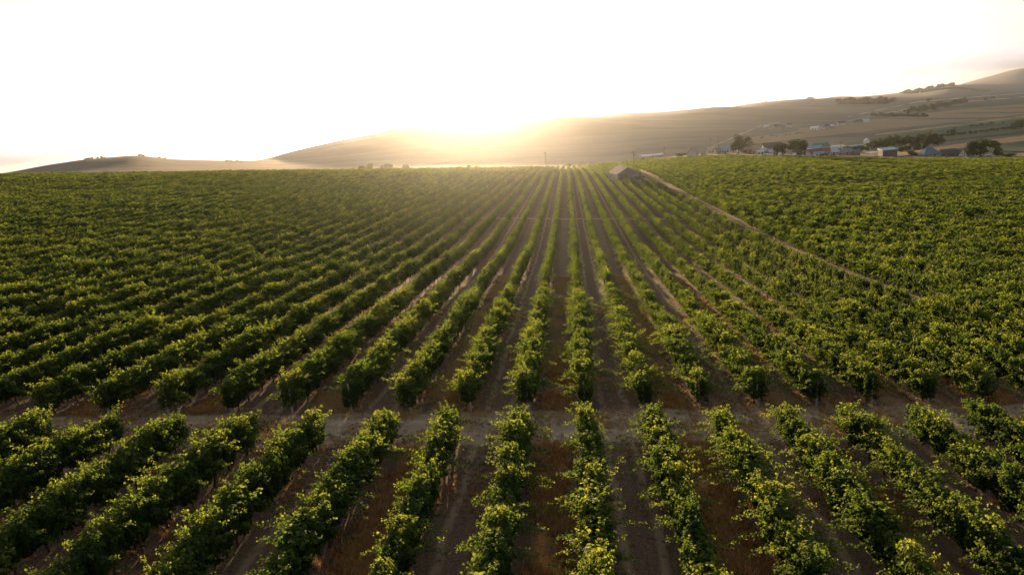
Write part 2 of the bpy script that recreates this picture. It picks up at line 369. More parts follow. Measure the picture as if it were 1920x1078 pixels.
def vine_leaves(L, nsh, nfill, lsize, simple, rs, height=1.0):
    """canopy of a hedge piece of length L centred on 0 along Y, ground at z=0"""
    C = []; N = []; T = []; Sz = []; LV = []
    step = lsize*.62
    for s in range(nsh):
        y0 = rs.uniform(-L/2, L/2); z0 = rs.uniform(.75, 1.15)*height; x0 = rs.normal(0, .10)
        side = rs.choice([-1, 1]); out = abs(rs.normal(0, .34)); kind = rs.random()
        ln = rs.uniform(.55, 1.15)*height
        if kind < .13: out = rs.uniform(1.2, 2.2); ln = rs.uniform(.9, 1.5)
        d = np.array([side*out, rs.normal(0, .35), 1.0]); d /= np.linalg.norm(d); p = np.array([x0, y0, z0]); u = 0.0; side = np.sign(d[0])
        droop = rs.uniform(.2, 1.1) if kind > .12 else rs.uniform(1.0, 1.7)
        while u < ln:
            fr = u/ln; rad = .085*(1-.6*fr)
            for q in range(3 if lsize < .11 else 2 if lsize < .2 else 1):
                o = rs.normal(0, rad, 3); C.append(p+o); nn = np.array([d[0]*.3+o[0]*4+rs.normal(0, .5), rs.normal(0, .55), .75+rs.normal(0, .4)]); N.append(nn)
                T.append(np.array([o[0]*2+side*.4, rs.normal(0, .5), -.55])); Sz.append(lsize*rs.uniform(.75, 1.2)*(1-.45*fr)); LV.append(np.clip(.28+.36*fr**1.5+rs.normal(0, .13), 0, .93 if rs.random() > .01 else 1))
            p = p+d*step*.9; d = d+np.array([side*.10*out, 0, -droop*step*.75]); d /= np.linalg.norm(d); u += step*.9
            if p[2] < .35: break
    n = nfill
    ph = rs.uniform(0, 6.28, 4)
    y = rs.uniform(-L/2-.05, L/2+.05, n); a = rs.uniform(0, 2*math.pi, n); rr = np.sqrt(rs.uniform(.25, 1, n))
    pm = np.cos(2*math.pi*(y+ph[3]*.1)/1.5); wob = 1+.18*np.sin(y*5+ph[0])+.12*np.sin(y*9+ph[1])+.16*pm
    ca = np.sign(np.cos(a))*np.abs(np.cos(a))**.6; sa = np.sign(np.sin(a))*np.abs(np.sin(a))**.75
    x = ca*rr*.34*wob; z = (1.09+sa*rr*(.67+.10*np.sin(y*4.1+ph[2])+.10*pm))*height
    c = np.stack([x, y, z], 1); nn = np.stack([np.cos(a)*1.0, rs.normal(0, .5, n), .45+np.sin(a)*.5], 1)+rs.normal(0, .35, (n, 3))
    tt = np.stack([np.cos(a)*.4, rs.normal(0, .4, n), -np.ones(n)], 1)
    C = np.concatenate([np.array(C), c]); N = np.concatenate([np.array(N), nn]); T = np.concatenate([np.array(T), tt])
    Sz = np.concatenate([Sz, lsize*rs.uniform(.75, 1.2, n)]); LV = np.concatenate([LV, np.clip(.14+.22*(z/1.7)+.30*np.clip((z/height-1.35)/.4, 0, 1)+rs.normal(0, .12, n), 0, 1)])  # brighter with height: young leaves, plus sunlit row tops put into the colour
    V, Q, Tr, k = leaf_cloud(C, N, Sz, T, simple=simple)
    return V, Q, Tr, np.repeat(LV, k).astype(np.float32)
def trunk_mb(rs, n=6):
    b = MB(); lean = rs.normal(0, .05); x1 = rs.normal(0, .05)
    b.tube([(0, 0, -.08), (x1*.6, lean, .28), (x1, lean*2.2, .58), (0, lean*3, .86)], [.045, .036, .030, .034], n)
    for s in (-1, 1):
        b.tube([(0, lean*3, .82), (rs.normal(0, .03), lean*3+s*.35, .93), (rs.normal(0, .03), s*.74, .95)], [.028, .022, .014], 5)
    for _ in range(4):
        y = rs.uniform(-.65, .65); xx = rs.choice([-1, 1])*rs.uniform(.05, .3); b.tube([(0, y, .92), (xx, y+rs.normal(0, .08), 1.25), (xx*1.4, y+rs.normal(0, .15), 1.55)], [.009, .007, .004], 4)
    return b
PL = 1.5                                           # plant spacing
NEAR_F, NEAR_T = [], []
for v in range(14):
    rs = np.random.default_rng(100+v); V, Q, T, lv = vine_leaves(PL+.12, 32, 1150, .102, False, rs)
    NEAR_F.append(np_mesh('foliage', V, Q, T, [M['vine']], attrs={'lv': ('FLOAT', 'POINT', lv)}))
    NEAR_T.append(trunk_mb(rs).mesh('trunk', M['bark'], True))
# ------------------------------------------------------------------ one object that scatters its own pieces (uncountable stuff)
def scatter(name, variants, pts, vid, rot, scl, mats, label, cat):
    """variants: list of (V, quads, tris, lv, midx); points carry variant id, rotation and scale"""
    Vs = []; Qs = []; Ts = []; lvs = []; sel = []; mq = []; mt = []; off = 0
    for k, (V, Q, T, lv, mi) in enumerate(variants):
        Vs.append(V); nq = 0 if Q is None else len(Q); n_t = 0 if T is None else len(T)
        if nq: Qs.append(np.asarray(Q)+off); mq += [mi[i] if mi is not None else 0 for i in range(nq)]
        if n_t: Ts.append(np.asarray(T)+off); mt += [mi[nq+i] if mi is not None else 0 for i in range(n_t)]
        lvs.append(lv); sel.append(np.full(len(V), k)); off += len(V)
    n = len(pts); Vs.append(pts); lvs.append(np.zeros(n)); sel.append(100+vid)
    A = np.concatenate(Vs); rv = np.zeros((len(A), 3)); rv[off:] = rot; sv = np.ones((len(A), 3)); sv[off:] = scl
    me = np_mesh(name, A, np.concatenate(Qs) if Qs else None, np.concatenate(Ts) if Ts else None, mats, midx=mq+mt,
                 attrs={'lv': ('FLOAT', 'POINT', np.concatenate(lvs).astype(np.float32)), 'sel': ('INT', 'POINT', np.concatenate(sel).astype(np.int32)),
                        'rot': ('FLOAT_VECTOR', 'POINT', rv.astype(np.float32)), 'scl': ('FLOAT_VECTOR', 'POINT', sv.astype(np.float32))})
    o = tag(link(name, me), label, cat, kind='stuff')
    t = bpy.data.node_groups.new(name+'_scatter', 'GeometryNodeTree')
    t.interface.new_socket('Geometry', in_out='INPUT', socket_type='NodeSocketGeometry'); t.interface.new_socket('Geometry', in_out='OUTPUT', socket_type='NodeSocketGeometry')
    gi = t.nodes.new('NodeGroupInput'); go = t.nodes.new('NodeGroupOutput'); jn = t.nodes.new('GeometryNodeJoinGeometry')
    def named(nm, ty):
        a = t.nodes.new('GeometryNodeInputNamedAttribute'); a.data_type = ty; a.inputs[0].default_value = nm; return a.outputs[0]
    s_ = named('sel', 'INT'); r_ = named('rot', 'FLOAT_VECTOR'); c_ = named('scl', 'FLOAT_VECTOR')
    def sep(k):
        c = t.nodes.new('FunctionNodeCompare'); c.data_type = 'INT'; c.operation = 'EQUAL'
        ins = [i for i in c.inputs if i.type == 'INT']; t.links.new(s_, ins[0]); ins[1].default_value = k
        g = t.nodes.new('GeometryNodeSeparateGeometry'); g.domain = 'POINT'; t.links.new(gi.outputs[0], g.inputs[0]); t.links.new(c.outputs[0], g.inputs[1]); return g.outputs[0]
    for k in range(len(variants)):
        ip = t.nodes.new('GeometryNodeInstanceOnPoints'); t.links.new(sep(100+k), ip.inputs['Points']); t.links.new(sep(k), ip.inputs['Instance'])
        t.links.new(r_, ip.inputs['Rotation']); t.links.new(c_, ip.inputs['Scale']); t.links.new(ip.outputs[0], jn.inputs[0])
    t.links.new(jn.outputs[0], go.inputs[0]); md = o.modifiers.new('scatter', 'NODES'); md.node_group = t
    return o
# ------------------------------------------------------------------ vines
ORD = ['first', 'second', 'third', 'fourth', 'fifth', 'sixth', 'seventh', 'eighth', 'ninth', 'tenth', 'eleventh', 'twelfth', 'thirteenth', 'fourteenth', 'fifteenth', 'sixteenth',
       'seventeenth', 'eighteenth', 'nineteenth', 'twentieth', 'twenty-first', 'twenty-second', 'twenty-third', 'twenty-fourth', 'twenty-fifth', 'twenty-sixth', 'twenty-seventh', 'twenty-eighth']
def rowname(k): return (ORD[k] + ' row right of the orange grass strip') if k >= 0 else (ORD[-k-1] + ' row left of the orange grass strip')
rows = [(X0+SP*k, k) for k in range(-125, 10)] + [(29.8, 10)] + [(32.2+2.7*j, 11+j) for j in range(120)]
near_pts = []; rest = {0: [], 1: [], 2: [], 3: []}
def skip(X, Y):
    if 14 < X < 28.5 and 236 < Y < 266: return True
    if 134 < Y < 138.2 and abs(X) < 120: return True
    if 300 < X or (X == 29.8 and Y > 57): return True
    if 27.5 < X < 31 and Y > 150: return True
    return False
def yend(X): return float(vine_end(X))
for X, k in rows:
    h1a, h1b = H1A+H1S*X, H1B+H1S*X
    seq = []
    if k <= 10:
        j = 0; Y = h1a-.75
        while Y > 4: seq.append((Y, 'near', j)); Y -= PL; j += 1
        j = 0; Y = h1b+.75
    else: Y = 8.0; j = 0
    while Y < yend(X): seq.append((Y, 'far', j)); Y += PL; j += 1
    ys = np.array([q[0] for q in seq]); xs = np.full(ys.shape, X); zs = ground_z(xs, ys)
    px, py, D = proj(np.stack([xs, ys, zs+1], 1))
    last = {1: -1e9, 2: -1e9, 3: -1e9}
    for (Y, b, j), z, u, v, d in zip(seq, zs, px, py, D):
        if d < 9 or u < -260-2000/d or u > 2180+2000/d or v > 1500: continue
        if skip(X, Y): continue
        infr = -20 < u < 1940 and v < 1095
        if d < 62: near_pts.append((X, Y, z, d, infr, k, b, j))
        elif d < 120:
            if rng.random() > .02: rest[1].append((X, Y, z))
        elif d < 240:
            if Y-last[2] >= 2.9: rest[2].append((X, Y, z)); last[2] = Y
        else:
            if Y-last[3] >= 4.4: rest[3].append((X, Y, z)); last[3] = Y
cand = sorted([p for p in near_pts if p[4]], key=lambda p: p[3])[:300]
cs = set((p[0], p[1]) for p in cand)
for p in near_pts:
    if (p[0], p[1]) not in cs: rest[0].append(p[:3])
def vary(n): return np.stack([rng.uniform(.85, 1.2, n), rng.uniform(1.0, 1.08, n), rng.uniform(.82, 1.16, n)], 1)
for X, Y, z, d, _, k, b, j in cand:
    v = random.randrange(14); o = empty('grapevine', (X+random.gauss(0, .05), Y, z), math.pi*random.randrange(2)+random.gauss(0, .05))
    wd = {'near': 'vine %s nearer than the cross track', 'far': 'vine %s beyond the cross track'}[b]
    lab = ('%s vine %s the cross track, %s' % (ORD[j], 'before' if b == 'near' else 'beyond', rowname(k)))
    tag(o, 'leafy ' + lab if len(lab.split()) < 16 else lab, 'grapevine', 'grapevines trained in rows')
    s = vary(1)[0]; s[2] = .9+(s[2]-.82)*.6; s *= .82 if random.random() < .03 else 1; s[1] = max(s[1], .98); o.scale = (s[0]*1.12, s[1], s[2]*1.04)
    link('foliage', NEAR_F[v], o); link('trunk', NEAR_T[v], o)
def stuff_variants(nv, L, nsh, nf, ls, simple, seed, trunks=0, height=1.0):
    out = []
    for v in range(nv):
        rs = np.random.default_rng(seed+v); V, Q, T, lv = vine_leaves(L, nsh, nf, ls, simple, rs, height)
        mi = [0]*((0 if Q is None else len(Q))+(0 if T is None else len(T)))
        if trunks:
            b = trunk_mb(rs, 5); n0 = len(V); q = [f for f in b.f if len(f) == 4]; V = np.concatenate([V, np.array(b.v)]); lv = np.concatenate([lv, np.zeros(len(b.v), np.float32)])
            q = np.array(q)+n0
            if Q is None: Q = q; mi = [1]*len(q)+mi
            else: mi = mi[:len(Q)]+[1]*len(q)+mi[len(Q):]; Q = np.concatenate([Q, q])
        out.append((V, Q, T, lv, mi))
    return out
ALLV = []; ALLP = []; ALLI = []
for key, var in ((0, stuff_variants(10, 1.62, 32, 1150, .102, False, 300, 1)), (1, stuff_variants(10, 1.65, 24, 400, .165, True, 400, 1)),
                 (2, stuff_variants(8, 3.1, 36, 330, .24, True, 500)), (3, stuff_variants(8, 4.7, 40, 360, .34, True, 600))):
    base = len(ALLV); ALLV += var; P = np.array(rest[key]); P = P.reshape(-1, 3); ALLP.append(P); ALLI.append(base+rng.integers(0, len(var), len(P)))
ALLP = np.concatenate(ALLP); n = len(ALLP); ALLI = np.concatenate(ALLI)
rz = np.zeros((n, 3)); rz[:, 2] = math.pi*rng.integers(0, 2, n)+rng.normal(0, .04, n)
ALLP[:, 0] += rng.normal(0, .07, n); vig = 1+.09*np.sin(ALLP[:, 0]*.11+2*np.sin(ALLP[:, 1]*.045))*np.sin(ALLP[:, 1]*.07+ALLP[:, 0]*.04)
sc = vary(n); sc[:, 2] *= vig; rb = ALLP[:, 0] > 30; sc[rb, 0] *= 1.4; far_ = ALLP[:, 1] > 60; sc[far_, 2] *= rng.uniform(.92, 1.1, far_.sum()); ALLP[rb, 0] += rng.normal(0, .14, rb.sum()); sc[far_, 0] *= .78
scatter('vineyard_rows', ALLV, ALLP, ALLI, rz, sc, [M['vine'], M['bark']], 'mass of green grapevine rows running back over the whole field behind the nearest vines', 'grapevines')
print('VINES', len(near_pts), {k: len(v) for k, v in rest.items()})

# ------------------------------------------------------------------ trellis posts
def post_mesh(h, w=.042):
    b = MB(); b.box((-w, -w, -.1), (w, w, h), .008); b.box((-w*.55, -w*.55, h), (w*.55, w*.55, h+.03), .012); return b.mesh('concrete_post', M['concrete'])
PM = [post_mesh(1.5), post_mesh(1.4), post_mesh(1.6)]
for X, k in rows:
    if not -14 <= k <= 9: continue
    for b in ('near', 'far'):
        Ye = (H1A if b == 'near' else H1B)+H1S*X; sg = -1 if b == 'near' else 1
        for q in range(1 if (k % 3) else 2):
            Y = Ye+sg*(.22+q*6.0)
            z = gz(X, Y); u, v, d = proj(np.array([[X, Y, z+1.2]])); u, v, d = u[0], v[0], d[0]
            if not (0 < u < 1920 and 0 < v < 1078) or d > 44: continue
            o = link('concrete_post', PM[(k+q) % 3], None, (X+random.gauss(0, .04), Y, z)); o.rotation_euler = (random.gauss(0, .03), random.gauss(0, .03), random.gauss(0, .1))
            what = 'end post' if q == 0 else ORD[q]+' post'
            tag(o, 'pale concrete %s %s cross track, %s' % (what, 'before the' if b == 'near' else 'beyond the', rowname(k)), 'post', 'concrete trellis posts')
for nme, (x, y) in (('leftmost', (1617, 386)), ('middle', (1705, 386)), ('rightmost', (1792, 382))):
    p = px2g(x, y+8); o = link('concrete_post', PM[2], None, p); o.scale = (1.8, 1.8, 1.5)
    tag(o, '%s of three pale posts standing above the dense vines right of the track' % nme, 'post', 'pale posts in the right vine field')
# ------------------------------------------------------------------ dry grass, weeds and litter on the ground
def tuft(rs, n, h, spread, lo, hi, wd=.012):
    V = []; T = []; lv = []
    for i in range(n):
        p = np.array([rs.normal(0, spread), rs.normal(0, spread), -.01]); a = rs.uniform(0, 6.28); d = np.array([math.cos(a), math.sin(a), 0]); s = np.array([-d[1], d[0], 0])*wd*rs.uniform(.7, 1.6)
        hh = h*rs.uniform(.4, 1.1); le = rs.uniform(.2, .9)*hh; k = len(V)
        m = p+d*le*.4+np.array([0, 0, hh*.65]); t = p+d*le+np.array([0, 0, hh])
        V += [p-s, p+s, m+s*.8, m-s*.8, t]; T += [(k, k+1, k+2), (k, k+2, k+3), (k+3, k+2, k+4)]; q = rs.uniform(lo, hi); lv += [q]*5
    return np.array(V), None, np.array(T), np.array(lv, np.float32), [0]*len(T)
def ground_pts(X, Y): return np.stack([X, Y, ground_z(X, Y)], 1)
def noise2(x, y, s=1.0):
    return .5+.25*(np.sin(x*1.9*s+1.7*np.sin(y*.8*s))+np.sin(y*1.3*s+2.1*np.sin(x*.6*s+1)))
def build_grass():
    rs = np.random.default_rng(9); X = []; Y = []; hs = []; st = []
    for c in range(-10, 6):
        xc = X0-SP/2+2*SP*c
        if xc > 31: continue
        n = 9000; y = rs.uniform(9, 75, n); x = xc+rs.normal(0, .42, n)
        keep = ((y < H1A+H1S*x-.3) | (y > H1B+H1S*x+.3)) & (noise2(x*.7, y*.8, 1.1)+rs.uniform(-.3, .3, n) > .45) & (rs.random(n) < np.clip(1.3-y/90, .2, 1)); X.append(x[keep]); Y.append(y[keep]); hs.append(rs.uniform(.5, 1.1, keep.sum())); st.append((y[keep]+8*np.sin(x[keep]*1.3) > 36) | (rs.random(keep.sum()) < .2))
    n = 17000; x = rs.uniform(-34, 30, n); y = (H1A+H1B)/2+H1S*x+rs.normal(0, 1.5, n); keep = noise2(x, y, .9)+rs.uniform(-.3, .3, n) > .5
    X.append(x[keep]); Y.append(y[keep]); hs.append(rs.uniform(.2, .55, keep.sum())); st.append(np.ones(keep.sum(), bool))
    n = 44000; x = rs.uniform(-34, 32, n); y = rs.uniform(9, 60, n); keep = (noise2(x, y, .5)+rs.uniform(-.25, .25, n) > .74); X.append(x[keep]); Y.append(y[keep]); hs.append(rs.uniform(.3, .7, keep.sum())); st.append(rs.random(keep.sum()) < .5)
    X = np.concatenate(X); Y = np.concatenate(Y); hs = np.concatenate(hs); st = np.concatenate(st); P = ground_pts(X, Y); u, v, d = proj(P); k = (u > -150) & (u < 2070) & (v < 1180) & (d > 8); P = P[k]; hs = hs[k]; n = len(P)
    var = [tuft(np.random.default_rng(40+i), 26, .24, .10, *((.05, .5) if i < 4 else (.5, .9))) for i in range(7)]
    rz = np.zeros((n, 3)); rz[:, 2] = rs.uniform(0, 6.28, n); sc = np.stack([hs*1.1, hs*1.1, hs], 1)
    scatter('dry_grass', var, P, np.where(st[k], rs.integers(4, 7, n), rs.integers(0, 5, n)), rz, sc, [M['grass']], 'rust orange and straw dry grass between alternate vine rows and on the cross track', 'dry grass')
    print('GRASS', n)
build_grass()
def build_litter():
    rs = np.random.default_rng(19); n = 52000; c = rs.integers(-14, 11, n); x = X0-SP/2+SP*c+rs.choice([-1, 1], n)*rs.choice([.35, 1.05], n)+rs.normal(0, .22, n); y = rs.uniform(10, 62, n)
    keep = noise2(x*.6+7, y, .8)+rs.uniform(-.35, .35, n) > .62; P = ground_pts(x[keep], y[keep]); P[:, 2] += .03
    u, v, d = proj(P); P = P[(u > -100) & (u < 2020) & (v < 1130) & (d > 8)]; n = len(P)
    N = rs.normal(0, .45, (n, 3)); N[:, 2] = 1; V, Q, T, k = leaf_cloud(P, N, rs.uniform(.06, .15, n))
    me = np_mesh('fallen_leaves', V, Q, T, [M['litter']], attrs={'lv': ('FLOAT', 'POINT', np.repeat(rs.beta(2, 2.5, n), k).astype(np.float32))})
    tag(link('fallen_leaves', me), 'reddish brown fallen leaves strewn over the bare soil', 'fallen leaves', kind='stuff')
build_litter()
def build_clods():
    rs = np.random.default_rng(29); n = 110000; x = rs.uniform(-30, 32, n); y = rs.uniform(10, 48, n)
    fr = ((x-(X0-SP/2))/(2*SP)) % 1; dT = np.abs(fr-.5)*2*SP; keep = (dT < 1.5) & (noise2(x, y, 1.7)+rs.uniform(-.5, .5, n) > .35); P = ground_pts(x[keep], y[keep]); P[:, 2] += .008
    u, v, d = proj(P); P = P[(u > -100) & (u < 2020) & (v < 1130) & (d > 8)]; n = len(P)
    base = np.array([(1, 0, 0), (0, 1, 0), (-1, 0, 0), (0, -1, 0), (0, 0, .8), (0, 0, -.6)]); f = np.array([(0, 1, 4), (1, 2, 4), (2, 3, 4), (3, 0, 4), (1, 0, 5), (2, 1, 5), (3, 2, 5), (0, 3, 5)])
    V = P[:, None, :]+base[None]*rs.uniform(.6, 1.3, (n, 6, 1))*rs.gamma(3, .015, n)[:, None, None]; T = (np.arange(n)[:, None, None]*6+f[None]).reshape(-1, 3)
    tag(link('soil_clods', np_mesh('soil_clods', V.reshape(-1, 3), None, T, [plain('clod_soil', (.17, .125, .098), .95, .4, 6)])), 'dark crumbled soil clods scattered over the tilled strips', 'soil clods', kind='stuff')
build_clods()
# ------------------------------------------------------------------ field strips and paths draped over the land
def fieldmat(name, c1, c2, sc=(.02, .2, .1), rot=0.5, rough=.95):
    g = NT(name); P = g.pos(); n = g.noise(1, 5, g.mapv(P, sc, (0, 0, rot))); n2 = g.noise(.05, 4, P); return g.fin(g.mix(g.sm(g.math('MULTIPLY_ADD', n2, .5, g.math('MULTIPLY', n, .6)), .35, .75), c1, c2), rough, .1)
FM = dict(tan=fieldmat('stubble_tan', (.20, .155, .085), (.28, .21, .12)), olive=fieldmat('pasture_olive', (.06, .085, .035), (.10, .115, .05)), green=fieldmat('crop_green', (.022, .065, .030), (.04, .09, .04)),
          gold=fieldmat('cut_grain_gold', (.36, .21, .09), (.50, .31, .15)), yellow=fieldmat('ripe_yellow', (.25, .22, .08), (.33, .27, .11)), path=fieldmat('dusty_track', (.30, .25, .18), (.36, .30, .22)), dark=fieldmat('dark_verge', (.03, .042, .02), (.05, .06, .03)))
def strip(name, top, bot, mat, n=46, m=5, off=.35, dmin=0):
    tx, ty = zip(*top); bx, by = zip(*bot); V = []
    for i in range(n+1):
        s = i/n; xa = tx[0]+(tx[-1]-tx[0])*s; xb = bx[0]+(bx[-1]-bx[0])*s; ya = np.interp(xa, tx, ty); yb = np.interp(xb, bx, by)
        ya += .35*math.sin(i*1.7+ya); yb += .35*math.sin(i*2.3+yb)
        for j in range(m+1):
            f = j/m; p = px2g(xa+(xb-xa)*f, ya+(yb-ya)*f, dmin); V.append((p[0], p[1], p[2]+off))
    Q = [(i*(m+1)+j, i*(m+1)+j+1, (i+1)*(m+1)+j+1, (i+1)*(m+1)+j) for i in range(n) for j in range(m)]
    tag(link(name, np_mesh(name, np.array(V), np.array(Q), mats=[mat], smooth=True)), kind='structure')
strip('grain_field', [(1500, 241), (1650, 223), (1790, 207), (1990, 190)], [(1470, 264), (1600, 250), (1760, 233), (1990, 207)], FM['tan'], dmin=500)
strip('grain_field', [(1380, 262), (1440, 254), (1500, 246)], [(1395, 272), (1440, 268), (1500, 261)], FM['tan'], dmin=460, off=.3)
strip('pale_field_road', [(1560, 233), (1700, 205), (1800, 191.5), (1990, 176)], [(1560, 234.4), (1700, 206.2), (1800, 192.8), (1990, 177.6)], FM['path'], m=1, dmin=800)
strip('green_field', [(1770, 202), (1850, 192), (1990, 179)], [(1770, 204), (1850, 200), (1990, 188)], FM['green'], dmin=800)
strip('pale_field_road', [(1590, 219), (1720, 191), (1850, 180), (1990, 170)], [(1590, 220.2), (1720, 192.5), (1850, 181), (1990, 171)], FM['path'], m=1, dmin=1200)
strip('yellow_field', [(1640, 253), (1760, 238), (1880, 222), (1990, 209)], [(1640, 255), (1760, 241), (1880, 225.5), (1990, 213)], FM['yellow'], m=2, dmin=460)
strip('green_field', [(1590, 268), (1700, 252), (1800, 238), (1990, 214)], [(1590, 272), (1700, 262), (1800, 246), (1990, 225)], FM['green'], dmin=460)
strip('pasture_field', [(1590, 273), (1700, 263), (1800, 247), (1990, 226)], [(1590, 280), (1700, 276), (1800, 262), (1990, 238)], FM['olive'], dmin=460)
strip('dark_verge', [(1740, 266), (1850, 255), (1990, 238)], [(1740, 270), (1850, 259), (1990, 243)], FM['dark'], m=2, dmin=455)
strip('cut_grain_field', [(1740, 279), (1850, 264), (1990, 246)], [(1740, 284), (1850, 274), (1990, 256)], FM['gold'], dmin=455)
strip('green_field', [(1850, 276), (1990, 259)], [(1850, 287), (1990, 283)], FM['green'], dmin=445)
strip('cut_grain_field', [(1565, 291), (1640, 286.5), (1760, 280)], [(1565, 297), (1640, 294), (1760, 292)], FM['gold'], n=20, dmin=445)
strip('cut_grain_field', [(1885, 291), (1990, 280)], [(1885, 295), (1990, 294)], FM['gold'], n=10, dmin=440)
strip('hill_track', [(1325, 279), (1352, 268), (1395, 249), (1425, 237), (1460, 230)], [(1325, 280.6), (1352, 269.8), (1395, 250.6), (1425, 238.3), (1460, 231)], FM['path'], m=1, dmin=470)
strip('village_road', [(1395, 290.5), (1440, 292.5), (1500, 295.5)], [(1395, 292), (1440, 294.5), (1500, 298)], FM['path'], n=14, m=1, dmin=436)
# ------------------------------------------------------------------ trees
def tree_meshes(seed, n=2200, leaf=.5, squat=1.0):
    rs = np.random.default_rng(seed); C = []; N = []
    lob = [(rs.normal(0, .24, 3)*np.array([1, 1, .8])+np.array([0, 0, .60]), rs.uniform(.18, .27)) for _ in range(15)]
    for c, r in lob:
        m = n//15; d = rs.normal(size=(m, 3)); d /= np.linalg.norm(d, axis=1, keepdims=True); q = c+d*(r*rs.uniform(.55, 1.08, (m, 1)))*np.array([1, 1, .85]); C.append(q); N.append(d+rs.normal(0, .5, (m, 3)))
    C = np.concatenate(C); N = np.concatenate(N); k = C[:, 2] > .12; C = C[k]; N = N[k]; C[:, 2] *= squat
    V, Q, T, kk = leaf_cloud(C, N, rs.uniform(.6, 1.3, len(C))*leaf/8.)
    cr = np_mesh('crown', V, Q, T, [M['tree']], attrs={'lv': ('FLOAT', 'POINT', np.repeat(np.clip(rs.normal(.4, .2, len(C)), 0, 1), kk).astype(np.float32))})
    b = MB(); b.tube([(0, 0, -.04), (.01, 0, .2), (.0, .02, .42), (.02, 0, .62)], [.035, .026, .02, .008], 7)
    for a in range(5):
        q = a*1.26+rs.uniform(-.3, .3); b.tube([(0, 0, .22+.04*a), (.12*math.cos(q), .12*math.sin(q), .40+.03*a), (.24*math.cos(q), .24*math.sin(q), .56+.03*a)], [.014, .01, .004], 4)
    tk = b.mesh('trunk', M['tbark'], True)
    return cr, tk
TM = [tree_meshes(50+i) for i in range(5)]; TB = [tree_meshes(70+i, 1500, .55, .8) for i in range(3)]
def tree(p, h, label, cat='tree', group=None, ms=None, name='broadleaf_tree', wide=1.0):
    ms = ms or TM; cr, tk = ms[random.randrange(len(ms))]; o = empty(name, p, random.uniform(0, 6.28)); o.scale = (h*wide, h*wide, h); tag(o, label, cat, group)
    link('crown', cr, o); link('trunk', tk, o); return o
def tpx(x, D, hpx, label, **k):                     # tree whose foot is on the ground in column x at depth D, crown hpx tall in the photo
    p = at(x, D); return tree(p, hpx*D/F, label, **k)
tpx(1385, 470, 31, 'large dark round tree standing left of the blue roofed houses', wide=1.05)
tpx(1466, 455, 26, 'dark bushy tree behind the left white water tank', wide=1.1)
tpx(1497, 455, 34, 'tallest dark tree of the village centre, behind the right white water tank', wide=.95)
tpx(1277, 470, 11, 'low hazy bush left of the gabled farmhouse at the vineyard edge', ms=TB, name='bush', cat='bush', wide=1.6)
tpx(1318, 460, 6, 'small dark bush between the gabled farmhouse and the tan roofed barn', ms=TB, name='bush', cat='bush', wide=1.5)
tpx(1452, 500, 18, 'small tree growing against the big dark barn roof')
tpx(1545, 448, 9, 'small bush in front of the blue roofed shed', ms=TB, name='bush', cat='bush', wide=1.5)
tpx(1709, 450, 16, 'round bush beside the gold field left of the grey hip roofed house', ms=TB, name='bush', cat='bush', wide=1.2)
tpx(1838, 455, 37, 'big dark round tree at the right behind the white gabled house', wide=1.15)
tpx(1871, 447, 17, 'small dark tree just right of the biggest tree on the right', wide=.9)
tpx(1892, 447, 12, 'pale low bush right of the small dark tree on the right', ms=TB, name='bush', cat='bush', wide=1.6)
tpx(1723, 700, 12, 'lone dark tree above the right end of the tree belt', wide=1.1)
tpx(1785, 820, 13, 'lone dark tree above the orchard row')
tpx(1913, 900, 17, 'dark tree at the right picture edge above the orchard row', wide=1.3)
tpx(1511, 560, 9, 'small tree beside the white end of the green roofed house')
for i, (x, hp) in enumerate(((678, 11), (696, 12), (727, 13), (760, 12))):
    tpx(x, 455, hp, '%s of four hazy trees in the row left of the sun glow' % ['leftmost', 'second from left', 'third from left', 'rightmost'][i], group='hazy trees beyond the vineyard', wide=1.5 if i == 2 else 1.0)
tpx(880, 460, 7, 'low tree almost lost in the sun glow, left one of two', wide=1.3); tpx(893, 460, 6, 'low tree almost lost in the sun glow, right one of two', wide=1.3)
tpx(1066, 460, 7, 'small hazy tree just right of the thin pole near the sun glow', wide=1.3)
tpx(1205, 440, 8, 'low shrubby tree at the vineyard edge before the long pale roof', ms=TB, name='bush', cat='bush', wide=2)
for i in range(18):
    x = 1766+i*10.5; D = 640+i*13; y = 256.5-i*1.22
    p = px2g(x, y+2.5, 480); dd = proj(p[None])[2][0]
    tree(p, 8.5*dd/F*random.uniform(.9, 1.1), '%s round tree from the left in the orchard row on the right' % ORD[i], group='orchard row of round trees', ms=TB, name='orchard_tree', wide=.95)
for i, x in enumerate((1790, 1822, 1832, 1840, 1852, 1858, 1880)):
    p = px2g(x, 243-(x-1790)*.12, 480); dd = proj(p[None])[2][0]
    tree(p, (4+3*(i % 2))*dd/F, '%s small tree from the left in the sparse row behind the orchard row' % ORD[i], group='sparse tree row behind the orchard', ms=TB, name='orchard_tree', wide=1.1)
belt = [(1583, 286, 9), (1592, 285, 10), (1603, 284, 12), (1613, 284, 13), (1624, 282, 9), (1634, 279, 14), (1643, 280, 16), (1652, 278, 15), (1661, 279, 17), (1670, 277, 18), (1680, 276, 19), (1689, 275, 17), (1698, 275, 17), (1707, 274, 16),
        (1716, 273, 19), (1725, 273, 20), (1734, 272, 21), (1742, 271, 20), (1751, 272, 19), (1759, 273, 16), (1700, 284, 12), (1688, 285, 11), (1720, 283, 12), (1735, 282, 11)]
for i, (x, y, hp) in enumerate(belt):
    p = px2g(x, y+2, 448+i % 5); dd = proj(p[None])[2][0]
    tree(p, hp*dd/F*1.1, '%s dense tree of the dark belt behind the village houses, counted from the left' % ORD[i] if i < 20 else '%s low tree along the front of the dark belt behind the houses' % ORD[i-20], group='dark tree belt behind the village', wide=.95)
